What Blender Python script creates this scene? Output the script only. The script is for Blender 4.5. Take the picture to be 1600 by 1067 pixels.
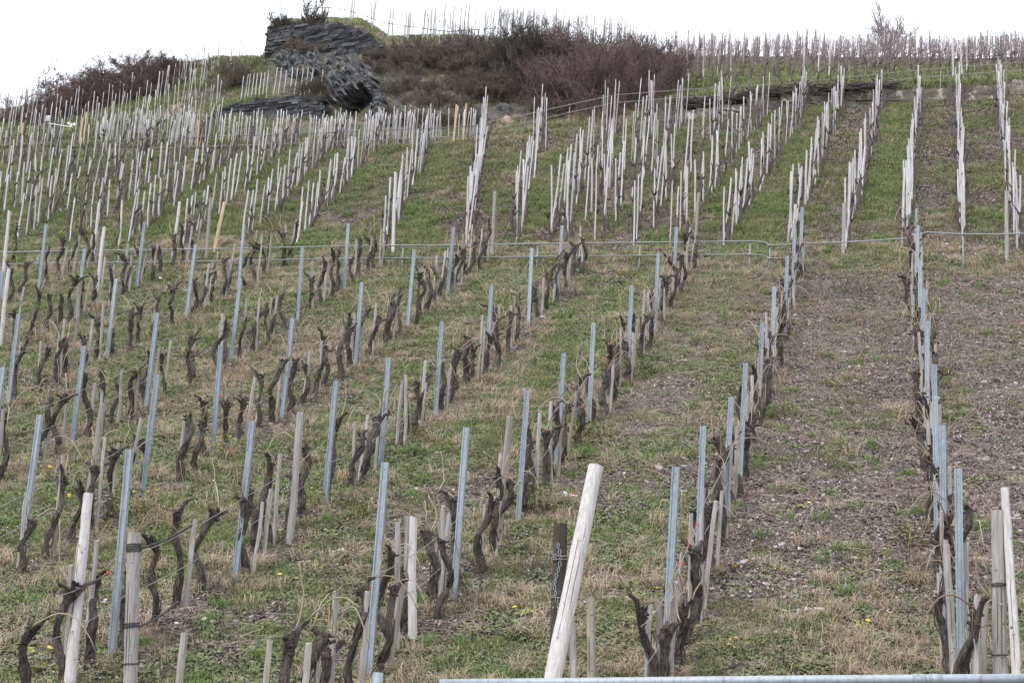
import bpy, math, random
import numpy as np
from mathutils import Matrix, Vector, Euler

for o in list(bpy.data.objects):
    bpy.data.objects.remove(o)
scene = bpy.context.scene
C = scene.collection
rnd = random.Random(7)
R_ = np.random.default_rng(11)
rad = math.radians

# ------------------------------------------------------------------ camera
PSI, PITCH, ROLL = rad(-13.30), rad(11.63), rad(3.68)
FPX = 2500.0
fw = np.array([math.sin(PSI)*math.cos(PITCH), math.cos(PSI)*math.cos(PITCH), math.sin(PITCH)])
r0 = np.array([math.cos(PSI), -math.sin(PSI), 0.0]); u0 = np.cross(r0, fw)
ri = math.cos(ROLL)*r0 + math.sin(ROLL)*u0
up = -math.sin(ROLL)*r0 + math.cos(ROLL)*u0
cd = bpy.data.cameras.new('camera'); cam = bpy.data.objects.new('camera', cd); C.objects.link(cam)
cam.matrix_world = Matrix(((ri[0], up[0], -fw[0], 0), (ri[1], up[1], -fw[1], 0), (ri[2], up[2], -fw[2], 0), (0, 0, 0, 1)))
cd.sensor_width = 36; cd.lens = FPX/1600*36; cd.clip_start = .1; cd.clip_end = 2000
scene.camera = cam

# ------------------------------------------------------------------ sky, sun, exposure
SUN_EL, SUN_AZ = rad(52), rad(215)      # azimuth clockwise from +Y
w = bpy.data.worlds.new('World'); scene.world = w; w.use_nodes = True
nt = w.node_tree; nt.nodes.clear()
sky = nt.nodes.new('ShaderNodeTexSky'); sky.sky_type = 'NISHITA'; sky.sun_disc = False
sky.sun_elevation = SUN_EL; sky.sun_rotation = SUN_AZ
mixw = nt.nodes.new('ShaderNodeMix'); mixw.data_type = 'RGBA'; mixw.inputs[0].default_value = .90
mixw.inputs[7].default_value = (8.7, 9.2, 10.0, 1)          # closed pale cloud layer
bg = nt.nodes.new('ShaderNodeBackground'); bg.inputs[1].default_value = .105
wo = nt.nodes.new('ShaderNodeOutputWorld')
nt.links.new(sky.outputs[0], mixw.inputs[6]); nt.links.new(mixw.outputs[2], bg.inputs[0]); nt.links.new(bg.outputs[0], wo.inputs[0])
sl = bpy.data.lights.new('sun', 'SUN'); sl.energy = 1.3; sl.angle = rad(16); sl.color = (1, .985, .96)
so = bpy.data.objects.new('sun', sl); C.objects.link(so)
sd = Vector((math.sin(SUN_AZ)*math.cos(SUN_EL), math.cos(SUN_AZ)*math.cos(SUN_EL), math.sin(SUN_EL)))
so.rotation_euler = sd.to_track_quat('Z', 'Y').to_euler(); so.location = sd*80
scene.view_settings.view_transform = 'Standard'; scene.view_settings.look = 'None'
scene.view_settings.gamma = 1; scene.view_settings.use_curve_mapping = False
scene.view_settings.exposure = 1.10
scene.cycles.max_bounces = 4; scene.cycles.diffuse_bounces = 2; scene.cycles.glossy_bounces = 1; scene.cycles.transmission_bounces = 0; scene.cycles.volume_bounces = 0

# ------------------------------------------------------------------ small helpers
def ray(px, v):
    d = fw + ri*(px-800)/FPX + up*(533.5-v)/FPX
    return d/d[1]
def at(px, v, y):
    return ray(px, v)*y
def project(P):
    P = np.atleast_2d(P); d = P@fw
    return 800+FPX*(P@ri)/d, 533.5-FPX*(P@up)/d
def in_view(p, h=0., m=25):
    x, v = project(np.array([p, (p[0], p[1], p[2]+h)]))
    return -m < x.max() and x.min() < 1600+m and v.min() < 1067+4 and v.max() > -30

def _hash(ix, iy, s):
    n = (ix*374761393 + iy*668265263 + s*974634777) & 0xffffffff
    n = ((n ^ (n >> 13))*1274126177) & 0xffffffff
    return ((n ^ (n >> 16)) & 0xffff)/65535.0
def vnoise(x, y, s=0):
    x = np.asarray(x, float); y = np.asarray(y, float)
    ix = np.floor(x).astype(np.int64); iy = np.floor(y).astype(np.int64)
    fx = x-ix; fy = y-iy; fx = fx*fx*(3-2*fx); fy = fy*fy*(3-2*fy)
    a = _hash(ix, iy, s); b = _hash(ix+1, iy, s); c = _hash(ix, iy+1, s); d = _hash(ix+1, iy+1, s)
    return a+(b-a)*fx+(c-a)*fy+(a-b-c+d)*fx*fy
def fbm(x, y, s=0, o=4):
    t = 0; a = .5
    for k in range(o):
        t = t+a*vnoise(np.asarray(x)*2**k, np.asarray(y)*2**k, s+k*17); a *= .5
    return t/(1-.5**o)

# ------------------------------------------------------------------ terrain
X0, Z0, A1, B1, YT, A2 = -1.7464, -3.7902, .2197, .0045, 34.646, .5856
ZT = Z0+A1*YT+B1*YT*YT
def base(y):
    y = np.asarray(y, float)
    return np.where(y < YT, Z0+A1*y+B1*y*y, ZT+A2*(y-YT))
def yW(X):
    return np.interp(X, [-60, -29, -17.4, -12.4, -6.6, -1.75, 4.4, 30], [46.4, 46.25, 45.6, 47.25, 49.7, 51.4, 52.4, 53])
ST = {-400: [(57, 205), (64, 212)],
      0: [(52, 205), (57, 178), (64, 185)],
      150: [(52, 196), (58, 152), (61, 150), (67, 162)],
      290: [(52, 180), (60, 108), (64, 102), (70, 110)],
      340: [(51.5, 188), (52.2, 178), (53.8, 162), (57, 112), (60, 95), (66, 99)],
      408: [(51.8, 186), (52.15, 154), (53.8, 149), (57, 102), (59, 92), (66, 95)],
      420: [(51.9, 185), (52.2, 152), (53.8, 147), (54.6, 120), (56.6, 88), (57.1, 42), (59.5, 37), (66, 36)],
      500: [(51.6, 186), (51.9, 150), (53.4, 143), (55.3, 100), (56.2, 72), (56.5, 38), (59.5, 34), (66, 34)],
      555: [(50.2, 195), (53.2, 187), (53.4, 130), (54.6, 105), (56.1, 70), (56.3, 44), (60, 38), (66, 37)],
      600: [(49, 214), (51, 190), (54, 110), (56, 74), (60, 66), (68, 62)],
      700: [(49, 208), (52, 150), (57, 78), (62, 64), (70, 60)],
      800: [(50, 200), (52, 168), (58, 84), (63, 68), (72, 64)],
      900: [(51, 182), (54, 145), (60, 90), (66, 72), (76, 70)],
      1060: [(50.3, 166), (52, 152), (58, 122), (75, 94), (92, 92)],
      1300: [(51.9, 140), (53.4, 134), (60, 116), (75, 95), (95, 90)],
      1600: [(52.9, 128), (54.4, 123), (62, 109), (75, 98), (95, 92)],
      2200: [(54, 128), (56, 123), (62, 109), (75, 98), (95, 92)]}
STA = []; STY = []; STS = []
for px in sorted(ST):
    STA.append(ray(px, 150)[0]); L = ST[px]
    STY.append([p[0] for p in L]+[140]); STS.append([ray(px, p[1])[2] for p in L]); STS[-1].append(STS[-1][-1]*L[-1][0]/140*1.02)
STA = np.array(STA)
def H(X, y, bump=True):
    X = np.asarray(X, float); y = np.asarray(y, float); X, y = np.broadcast_arrays(X, y)
    sh = X.shape; X = X.ravel(); y = y.ravel()
    z = base(y); yw = yW(X); m = y > yw
    if m.any():
        Xm, ym, ywm = X[m], y[m], yw[m]; a = Xm/ym
        j = np.clip(np.searchsorted(STA, a)-1, 0, len(STA)-2); t = np.clip((a-STA[j])/(STA[j+1]-STA[j]), 0, 1)
        zs = np.zeros((2, len(ym)))
        for k in range(len(STA)):
            for q in (0, 1):
                mm = (j+q) == k
                if mm.any():
                    Y = np.array(STY[k]); S = np.array(STS[k]); Zc = Y*S
                    yy = ym[mm]; zb = base(ywm[mm]); y1 = np.maximum(Y[0], ywm[mm]+.12)
                    u = np.clip((yy-ywm[mm])/(y1-ywm[mm]), 0, 1)
                    zs[q, mm] = np.where(yy < y1, zb+(Zc[0]-zb)*u, np.interp(yy, Y, Zc))
        z[m] = zs[0]*(1-t)+zs[1]*t
    if bump:
        z = z+(fbm(X*.5, y*.5, 3, 3)-.5)*.22+(fbm(X*2.1, y*2.1, 9, 2)-.5)*.07
    # low ledge where the handrail path crosses
    z = z-.10*np.exp(-((y-34.1)/.45)**2)
    return z.reshape(sh)
def hz(x, y): return float(H(x, y))
def ground_hit(px, v, ymin=11.5, ymax=90):
    d = ray(px, v); ys = np.linspace(ymin, ymax, 1600); P = d[None]*ys[:, None]
    g = P[:, 2]-H(P[:, 0], ys); s = np.where((g[:-1] > 0) & (g[1:] <= 0))[0]
    if len(s) == 0: return None
    k = s[0]; u = g[k]/(g[k]-g[k+1]); return P[k]*(1-u)+P[k+1]*u
def tnormal(X, y):
    e = .15; zx = (H(X+e, y)-H(X-e, y))/(2*e); zy = (H(X, y+e)-H(X, y-e))/(2*e)
    n = np.stack([-zx, -zy, np.ones_like(zx)], -1); return n/np.linalg.norm(n, axis=-1, keepdims=True)

# rows of the upper slope fan out a little uphill: position at the handrail (in 1.2 m units) and sideways drift per metre
UPK = [4.85, 3.81, 2.87, 1.82, .73, -.36, -1.6, -2.59, -3.33, -4.0, -4.58, -4.98, -5.6, -6.5, -8.2, -10.2, -11.35]+[-11.35-1.3*k for k in range(1, 14)]
DRK = [-30, -16, -12, -10.2, -8.2, -6.5, -5.6, -4.98, -4.58, -4, -3.33, -2.59, -1.6, -.36, .73, 1.82, 2.87, 3.81]
DRV = [-.14, -.16, -.165, -.155, -.215, -.24, -.17, -.055, -.007, .013, .046, .067, .072, .05, .046, .039, .036, .047]
def drift(k): return np.interp(k, DRK, DRV)
def up_k(X, y):
    k1 = (np.asarray(X)-X0)/1.2; k = k1
    for _ in range(3): k = k1-drift(k)*np.clip(y-35, 0, 16)/1.2
    return k
LK = [-30, -12.7, -11.4, -10.2, -9.9, -9.2, -8.4, -8.2, -8, -7.3, -6.7, -6.5, -6.2, -5.6, -2.6, -1.7, -1.4, -.6, -.3, .65, .9, 1.7, 1.95, 3.8, 5]
LG = [.7, .7, .6, .5, .85, .35, .7, .6, .9, .6, .35, .3, .35, .4, .6, .25, .95, .9, .12, .12, 1, 1, .2, .25, .5]
# ground cover masks (what grows or lies where)
def slate_mask(X, y):
    n = fbm(X*.9, y*.55, 21, 4); lane = np.clip((X-X0+.15)/.5, 0, 1)*np.clip((y-14.6)/3.5, 0, 1)*np.clip((34.4-y)/1.2, 0, 1)
    l2 = np.clip((X-X0+2.2+.3*n)/.6, 0, 1)*np.clip((y-17)/4, 0, 1)*np.clip((34-y)/3, 0, 1)
    right = lane*(1.02+.55*(n-.5)*2+.3*np.clip((y-25)/5, 0, 1))
    mid = np.abs(((X-X0)/2.4) % 1-.5)
    right = right-np.where(X < X0+2.4, .38*np.clip(1-mid/.14, 0, 1)*lane*(fbm(X, y*.6, 5, 3) > .45), 0)
    rowline = np.clip(1-np.minimum(((X-X0)/2.4) % 1, 1-((X-X0)/2.4) % 1)/.2, 0, 1)*(y < 34)
    left = np.clip((n-.52)*4, 0, .8)*(.45+.5*rowline)
    lane3 = 1-np.interp(up_k(X, y), LK, LG)
    upper = np.where(y > 35, np.clip(lane3*.75-.05+(fbm(X*.8, y*.6, 33, 4)-.5)*2.0, 0, .65), 0)
    return np.clip(np.maximum(np.maximum(right, l2*(.45+.6*np.clip((n-.38)*4, 0, 1))), np.where(y < 34.3, left, upper)), 0, 1)
def dry_mask(X, y):
    r = ((X-X0)/2.4) % 1; rowd = np.minimum(r, 1-r)*2.4
    n = fbm(X*.8, y*.8, 51, 3)
    d = np.clip(1.15-rowd/.62, 0, 1)*np.clip((n-.28)*4, 0, 1)*(y < 34.6)
    d2 = np.clip((fbm(X*.7, y*.5, 61, 4)-.50)*5, 0, 1)*.9
    ledge = np.exp(-((y-34.0)/.8)**2)*np.clip((n-.35)*4, 0, 1)
    return np.clip(np.maximum(np.maximum(d, d2), ledge), 0, 1)
def green_mask(X, y):
    n = fbm(X*.6, y*.45, 71, 4); g = np.clip((n-.33)*4.5, 0, 1)
    mid = np.abs(((X-X0)/2.4) % 1-.5)*2
    g = np.where(y < 34.3, np.clip(g*(.75+.45*(1-mid))+.25*(1-mid), 0, 1), g)
    lane = np.interp(up_k(X, y), LK, LG)
    g = np.where((y >= 34.3) & (y < 53), np.clip(lane*1.1+(n-.5)*1.6, 0, 1), g)
    leftg = np.exp(-((X+20)/4)**2-((y-31)/3)**2)
    return np.clip(g+leftg, 0, 1)*(1-slate_mask(X, y)*.92)

# ------------------------------------------------------------------ materials
def new_mat(name):
    m = bpy.data.materials.new(name); m.use_nodes = True; n = m.node_tree; n.nodes.clear()
    o = n.nodes.new('ShaderNodeOutputMaterial'); b = n.nodes.new('ShaderNodeBsdfPrincipled')
    n.links.new(b.outputs[0], o.inputs[0]); b.inputs['Roughness'].default_value = .85
    b.inputs['Specular IOR Level'].default_value = .25
    return m, n, b
def node(n, t, **k):
    x = n.nodes.new(t)
    for a, b in k.items(): setattr(x, a, b)
    return x
def ramp(n, stops, src, interp='LINEAR'):
    r = n.nodes.new('ShaderNodeValToRGB'); r.color_ramp.interpolation = interp
    e = r.color_ramp.elements
    while len(e) < len(stops): e.new(.5)
    for el, (p, c) in zip(e, stops): el.position = p; el.color = (*c, 1)
    n.links.new(src, r.inputs[0]); return r.outputs[0]
def mix(n, f, a, b, mode='MIX'):
    m = n.nodes.new('ShaderNodeMix'); m.data_type = 'RGBA'; m.blend_type = mode
    for s, v in ((0, f), (6, a), (7, b)):
        if isinstance(v, (int, float)): m.inputs[s].default_value = v
        elif isinstance(v, tuple): m.inputs[s].default_value = (*v, 1)
        else: n.links.new(v, m.inputs[s])
    return m.outputs[2]
def noise(n, vec, scale, detail=4, rough=.6, dist=0):
    x = n.nodes.new('ShaderNodeTexNoise'); x.inputs['Scale'].default_value = scale
    x.inputs['Detail'].default_value = min(detail, 3.5); x.inputs['Roughness'].default_value = rough; x.inputs['Distortion'].default_value = dist
    if vec is not None: n.links.new(vec, x.inputs['Vector'])
    return x.outputs[0]
def mathn(n, op, a, b=0.):
    m = n.nodes.new('ShaderNodeMath'); m.operation = op
    for s, v in ((0, a), (1, b)):
        if isinstance(v, (int, float)): m.inputs[s].default_value = v
        else: n.links.new(v, m.inputs[s])
    return m.outputs[0]
def bump(n, b, h, strength=.5, dist=.02):
    x = n.nodes.new('ShaderNodeBump'); x.inputs['Strength'].default_value = strength; x.inputs['Distance'].default_value = dist
    n.links.new(h, x.inputs['Height']); n.links.new(x.outputs[0], b.inputs['Normal'])
def rand_id(n):
    oi = n.nodes.new('ShaderNodeObjectInfo'); g = n.nodes.new('ShaderNodeNewGeometry')
    return mathn(n, 'FRACT', mathn(n, 'ADD', oi.outputs['Random'], mathn(n, 'MULTIPLY', g.outputs['Random Per Island'], 1.37)))
def stretch(n, sx, sy, sz, src='Object'):
    tc = n.nodes.new('ShaderNodeTexCoord'); mp = n.nodes.new('ShaderNodeMapping'); mp.inputs['Scale'].default_value = (sx, sy, sz)
    n.links.new(tc.outputs[src], mp.inputs['Vector'])
    oi = n.nodes.new('ShaderNodeObjectInfo'); cx = n.nodes.new('ShaderNodeCombineXYZ')
    n.links.new(mathn(n, 'MULTIPLY', oi.outputs['Random'], 37.), cx.inputs[2]); n.links.new(cx.outputs[0], mp.inputs['Location'])
    return mp.outputs[0]

def wood_mat(name, cols, dark, knots=.35):
    m, n, b = new_mat(name); v = stretch(n, 1, 1, .07)
    r = rand_id(n); k = len(cols)
    base_c = ramp(n, [(i/(k-1), c) for i, c in enumerate(cols)], r)
    g = noise(n, v, 60, 6, .7); g2 = noise(n, v, 14, 3, .6)
    c = mix(n, ramp(n, [(.38, (0, 0, 0)), (.62, (1, 1, 1))], g), mix(n, .55, base_c, dark), base_c)
    c = mix(n, mathn(n, 'MULTIPLY', ramp(n, [(.55, (0, 0, 0)), (.72, (1, 1, 1))], g2), knots), c, dark)
    tc = n.nodes.new('ShaderNodeTexCoord')
    c = mix(n, mathn(n, 'MULTIPLY', ramp(n, [(.56, (0, 0, 0)), (.70, (1, 1, 1))], noise(n, tc.outputs['Object'], 7, 4, .6)), .35), c, (.20, .21, .14))
    n.links.new(c, b.inputs['Base Color']); bump(n, b, g, .6, .006); return m
M = {}
M['stake_pale'] = wood_mat('pale weathered stake wood', [(.50, .48, .48), (.60, .59, .60), (.42, .40, .40), (.56, .54, .55), (.50, .44, .38), (.60, .58, .59), (.48, .46, .46)], (.22, .20, .20), .25)
M['stake_far'] = wood_mat('grey far stake wood', [(.44, .42, .42), (.54, .525, .53), (.34, .32, .315), (.48, .46, .46), (.42, .36, .31), (.56, .54, .545), (.30, .28, .275), (.50, .48, .485)], (.20, .18, .18), .25)
M['stake_grey'] = wood_mat('grey weathered stake wood', [(.32, .285, .26), (.42, .395, .375), (.27, .23, .195), (.38, .35, .32), (.35, .31, .255)], (.13, .105, .09), .5)
M['pole_pale'] = wood_mat('pale barked pole wood', [(.54, .505, .49), (.50, .47, .455), (.55, .52, .505)], (.30, .26, .235), .3)
M['post_grey'] = wood_mat('grey post wood', [(.32, .295, .275), (.37, .345, .325), (.28, .255, .235)], (.13, .112, .10), .6)
M['post_black'] = wood_mat('blackened split wood', [(.055, .045, .04), (.09, .07, .055), (.07, .055, .045)], (.02, .017, .015), .5)
M['stake_orange'] = wood_mat('fresh tan stake wood', [(.58, .40, .25), (.62, .45, .30), (.52, .37, .24)], (.32, .21, .13), .2)

def zinc():
    m, n, b = new_mat('galvanised steel'); tc = n.nodes.new('ShaderNodeTexCoord')
    r = rand_id(n)
    c = ramp(n, [(0, (.19, .22, .255)), (.5, (.235, .268, .305)), (1, (.28, .31, .34))], r)
    g = noise(n, tc.outputs['Object'], 28, 5, .7)
    c = mix(n, mathn(n, 'MULTIPLY', ramp(n, [(.35, (0, 0, 0)), (.7, (1, 1, 1))], g), .45), c, (.38, .42, .455))
    d = noise(n, stretch(n, 1, 1, .12), 22, 4, .7)
    c = mix(n, mathn(n, 'MULTIPLY', ramp(n, [(.52, (0, 0, 0)), (.68, (1, 1, 1))], d), .55), c, (.13, .125, .12))
    n.links.new(c, b.inputs['Base Color']); b.inputs['Metallic'].default_value = .25; b.inputs['Roughness'].default_value = .55
    bump(n, b, g, .2, .004); return m
M['zinc'] = zinc()
def bark(name, a, bcol, lich=.25):
    m, n, b = new_mat(name); v = stretch(n, 1, 1, .22); tc = n.nodes.new('ShaderNodeTexCoord')
    g = noise(n, v, 55, 6, .78, .8); r = rand_id(n)
    c = mix(n, ramp(n, [(.41, (0, 0, 0)), (.60, (1, 1, 1))], g), a, bcol)
    c = mix(n, mathn(n, 'MULTIPLY', r, .22), c, (.15, .135, .12))
    c = mix(n, mathn(n, 'MULTIPLY', ramp(n, [(.56, (0, 0, 0)), (.7, (1, 1, 1))], noise(n, tc.outputs['Object'], 16, 4, .6)), lich), c, (.30, .29, .24))
    n.links.new(c, b.inputs['Base Color']); bump(n, b, g, 1., .02); return m
M['bark'] = bark('vine bark', (.013, .010, .008), (.098, .076, .064), .12)
M['far_bark'] = bark('small vine bark', (.045, .034, .03), (.15, .115, .10), .1)
def plain(name, cols, rough=.85, sc=9., var=.25):
    m, n, b = new_mat(name); tc = n.nodes.new('ShaderNodeTexCoord'); r = rand_id(n); k = len(cols)
    c = ramp(n, [(i/max(1, k-1), q) for i, q in enumerate(cols)], r) if k > 1 else None
    g = noise(n, tc.outputs['Object'], sc, 4, .6)
    if c is None:
        c = mix(n, mathn(n, 'MULTIPLY', g, var), cols[0], tuple(x*.55 for x in cols[0]))
    else:
        dk = n.nodes.new('ShaderNodeHueSaturation'); n.links.new(c, dk.inputs['Color']); dk.inputs['Value'].default_value = .6
        c = mix(n, mathn(n, 'MULTIPLY', g, var*2), c, dk.outputs[0])
    n.links.new(c, b.inputs['Base Color']); b.inputs['Roughness'].default_value = rough; return m
M['cane'] = plain('vine cane', [(.33, .25, .17), (.20, .135, .095), (.42, .345, .25), (.27, .19, .13)])
M['far_cane'] = plain('upper vineyard cane', [(.13, .098, .098), (.17, .12, .118), (.23, .19, .18), (.15, .10, .10), (.11, .086, .085)])
M['wire'] = plain('old wire', [(.21, .195, .185)], .55)
M['pipe'] = plain('dull galvanised pipe', [(.24, .25, .26), (.28, .29, .30), (.20, .205, .21)], .55)
M['rusty'] = plain('dull rusting pipe', [(.22, .20, .19), (.26, .235, .22), (.17, .15, .14)], .6)
M['rustwire'] = plain('dark twisted wire', [(.07, .06, .06)], .6)
M['red'] = plain('red plastic clip', [(.52, .05, .05)], .5)
M['white_plastic'] = plain('white plastic', [(.72, .72, .70)], .5)
M['blue_plastic'] = plain('dark printed plastic', [(.05, .06, .10)], .5)
M['twig_purple'] = plain('purple brown twigs', [(.15, .098, .09), (.185, .122, .11), (.115, .082, .076), (.165, .108, .10)])
M['twig_olive'] = plain('dark olive twigs', [(.062, .055, .042), (.085, .07, .055), (.07, .06, .055)])
M['twig_brown'] = plain('grey brown twigs', [(.12, .095, .075), (.16, .125, .10), (.10, .08, .07)])
M['twig_pale'] = plain('pale grey lilac twigs', [(.30, .25, .26), (.36, .30, .30), (.26, .21, .22)])
M['twig_dark'] = plain('dark dead twigs', [(.07, .058, .052), (.11, .09, .078), (.085, .07, .062), (.15, .125, .11)])
M['yellow'] = plain('dandelion yellow', [(.80, .52, .02)], .7)
M['leaf'] = plain('weed leaf', [(.20, .25, .045), (.28, .29, .06), (.16, .22, .045), (.32, .30, .08)], .6, 9., .1)
def blade(name, cols, hue):
    m, n, b = new_mat(name); g = n.nodes.new('ShaderNodeNewGeometry'); r = rand_id(n); k = len(cols)
    c = ramp(n, [(i/(k-1), q) for i, q in enumerate(cols)], r)
    q = noise(n, g.outputs['Position'], .7, 4, .6)
    c = mix(n, mathn(n, 'MULTIPLY', ramp(n, [(.42, (0, 0, 0)), (.62, (1, 1, 1))], q), .6), c, hue)
    n.links.new(c, b.inputs['Base Color']); b.inputs['Roughness'].default_value = .6
    return m
M['grass'] = blade('short grass', [(.13, .17, .05), (.165, .20, .065), (.105, .142, .045), (.195, .195, .09), (.125, .168, .055)], (.185, .18, .08))
M['fresh'] = blade('fresh green clump', [(.11, .19, .04), (.15, .23, .055), (.09, .155, .04), (.17, .22, .07)], (.14, .20, .06))
M['moss'] = blade('low weeds', [(.10, .135, .045), (.125, .155, .055), (.105, .12, .065), (.145, .165, .07)], (.14, .135, .075))
M['straw'] = blade('dry grass', [(.39, .305, .205), (.31, .23, .15), (.45, .37, .265), (.235, .165, .11), (.35, .265, .17)], (.29, .21, .14))
M['speedwell'] = plain('pale blue petals', [(.55, .60, .72), (.68, .70, .76)])
M['prune'] = plain('cut vine prunings', [(.24, .18, .14), (.40, .32, .26), (.15, .11, .09), (.30, .24, .20), (.19, .14, .115)])
def slate_m(name, cols):
    m, n, b = new_mat(name); r = rand_id(n); k = len(cols)
    c = ramp(n, [(i/(k-1), q) for i, q in enumerate(cols)], r)
    n.links.new(c, b.inputs['Base Color']); b.inputs['Roughness'].default_value = .6; return m
M['chip'] = slate_m('slate chips', [(0.095, 0.067, 0.059), (0.134, 0.100, 0.089), (0.056, 0.041, 0.036), (0.185, 0.143, 0.128), (0.101, 0.073, 0.062), (0.426, 0.367, 0.335), (0.118, 0.084, 0.069), (0.067, 0.050, 0.046), (0.151, 0.118, 0.107), (0.078, 0.056, 0.047)])
M['litter'] = slate_m('leaf litter', [(.13, .092, .075), (.19, .14, .11), (.09, .067, .057), (.25, .195, .16), (.12, .085, .07)])
def rock(name, cols, lichen, amt, scale=1.6):
    m, n, b = new_mat(name); tc = n.nodes.new('ShaderNodeTexCoord'); r = rand_id(n); k = len(cols)
    geo = n.nodes.new('ShaderNodeNewGeometry'); P = geo.outputs['Position']
    c = ramp(n, [(i/(k-1), q) for i, q in enumerate(cols)], r)
    g = noise(n, P, scale*3, 6, .7); g2 = noise(n, P, scale, 5, .65)
    c = mix(n, mathn(n, 'MULTIPLY', ramp(n, [(.35, (0, 0, 0)), (.65, (1, 1, 1))], g), .6), c, tuple(x*.45 for x in cols[0]))
    c = mix(n, mathn(n, 'MULTIPLY', ramp(n, [(.54, (0, 0, 0)), (.66, (1, 1, 1))], g2), amt), c, lichen)
    g3 = noise(n, P, scale*.8, 4, .6, .5)
    c = mix(n, mathn(n, 'MULTIPLY', ramp(n, [(.60, (0, 0, 0)), (.70, (1, 1, 1))], g3), .55), c, (.10, .10, .045))
    n.links.new(c, b.inputs['Base Color']); bump(n, b, g, .8, .05); return m
M['rock'] = rock('slate rock', [(.075, .074, .075), (.11, .108, .107), (.055, .054, .055), (.10, .088, .078)], (.27, .27, .26), .5)
def crag_mat():
    m, n, b = new_mat('crag slate'); geo = n.nodes.new('ShaderNodeNewGeometry'); P = geo.outputs['Position']
    mp = n.nodes.new('ShaderNodeMapping'); mp.inputs['Rotation'].default_value = (0, rad(-50), 0); mp.inputs['Scale'].default_value = (.5, 1, 2.2); n.links.new(P, mp.inputs[0])
    g = noise(n, mp.outputs[0], 2.6, 6, .7); c = ramp(n, [(.40, (.010, .010, .012)), (.49, (.040, .041, .044)), (.57, (.085, .087, .09)), (.68, (.21, .22, .225))], g)
    w2 = noise(n, P, .9, 4, .6); c = mix(n, mathn(n, 'MULTIPLY', ramp(n, [(.56, (0, 0, 0)), (.66, (1, 1, 1))], w2), .7), c, (.13, .105, .085))
    w3 = noise(n, P, 1.7, 5, .65, .4); c = mix(n, mathn(n, 'MULTIPLY', ramp(n, [(.60, (0, 0, 0)), (.68, (1, 1, 1))], w3), .75), c, (.27, .29, .29))
    w4 = noise(n, P, 1.3, 5, .6, .8); c = mix(n, mathn(n, 'MULTIPLY', ramp(n, [(.60, (0, 0, 0)), (.70, (1, 1, 1))], w4), .7), c, (.10, .105, .05))
    n.links.new(c, b.inputs['Base Color']); bump(n, b, noise(n, mp.outputs[0], 9, 5, .7), 1., .08); return m
M['cragrock'] = crag_mat()
M['ochre'] = rock('ochre rock', [(.34, .25, .16), (.40, .31, .20), (.27, .20, .14)], (.4, .35, .28), .4)
M['wallstone'] = rock('dark dry wall slate', [(.055, .055, .06), (.09, .09, .095), (.038, .038, .042), (.07, .07, .075)], (.17, .17, .16), .35, 2.)
M['blockstone'] = rock('mossy wall block', [(.17, .15, .12), (.27, .23, .18), (.09, .08, .065), (.22, .175, .14)], (.48, .44, .37), .8, 3.2)

def ground_mat():
    m, n, b = new_mat('hillside ground'); at_ = n.nodes.new('ShaderNodeVertexColor'); at_.layer_name = 'cover'
    sp = n.nodes.new('ShaderNodeSeparateColor'); n.links.new(at_.outputs[0], sp.inputs[0])
    g = n.nodes.new('ShaderNodeNewGeometry'); P = g.outputs['Position']
    f = noise(n, P, 9, 6, .75); f2 = noise(n, P, 45, 4, .7); f3 = noise(n, P, 2.2, 4, .6)
    soil = ramp(n, [(.3, (.035, .027, .021)), (.5, (.08, .061, .049)), (.72, (.16, .13, .11))], f)
    slate = ramp(n, [(.3, (.03, .023, .022)), (.5, (.07, .055, .052)), (.7, (.16, .138, .136))], f2)
    gr = ramp(n, [(.3, (.035, .042, .017)), (.52, (.078, .088, .036)), (.7, (.14, .138, .07))], f)
    dr = ramp(n, [(.3, (.075, .052, .034)), (.5, (.17, .125, .085)), (.7, (.28, .22, .155))], f)
    rock_ = ramp(n, [(.35, (.06, .055, .05)), (.55, (.11, .10, .085)), (.7, (.16, .14, .11))], f)
    jit = mathn(n, 'MULTIPLY', mathn(n, 'SUBTRACT', f, .5), 1.2)
    def th(ch, lo, hi):
        x = mathn(n, 'ADD', sp.outputs[ch], jit); mr = n.nodes.new('ShaderNodeMapRange'); mr.inputs[1].default_value = lo; mr.inputs[2].default_value = hi
        n.links.new(x, mr.inputs[0]); return mr.outputs[0]
    c = mix(n, th(0, .25, .65), soil, gr); c = mix(n, th(1, .35, .8), c, dr); c = mix(n, th(2, .3, .7), c, slate)
    al = n.nodes.new('ShaderNodeVertexColor'); al.layer_name = 'cliff'; s2 = n.nodes.new('ShaderNodeSeparateColor'); n.links.new(al.outputs[0], s2.inputs[0])
    c = mix(n, s2.outputs[0], c, rock_)
    n.links.new(c, b.inputs['Base Color']); b.inputs['Roughness'].default_value = .95
    bump(n, b, mathn(n, 'ADD', f, mathn(n, 'MULTIPLY', f2, .5)), 1., .06); return m
M['ground'] = ground_mat()
M['asphalt'] = plain('road asphalt', [(.055, .055, .056)], .9, 40)

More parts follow.
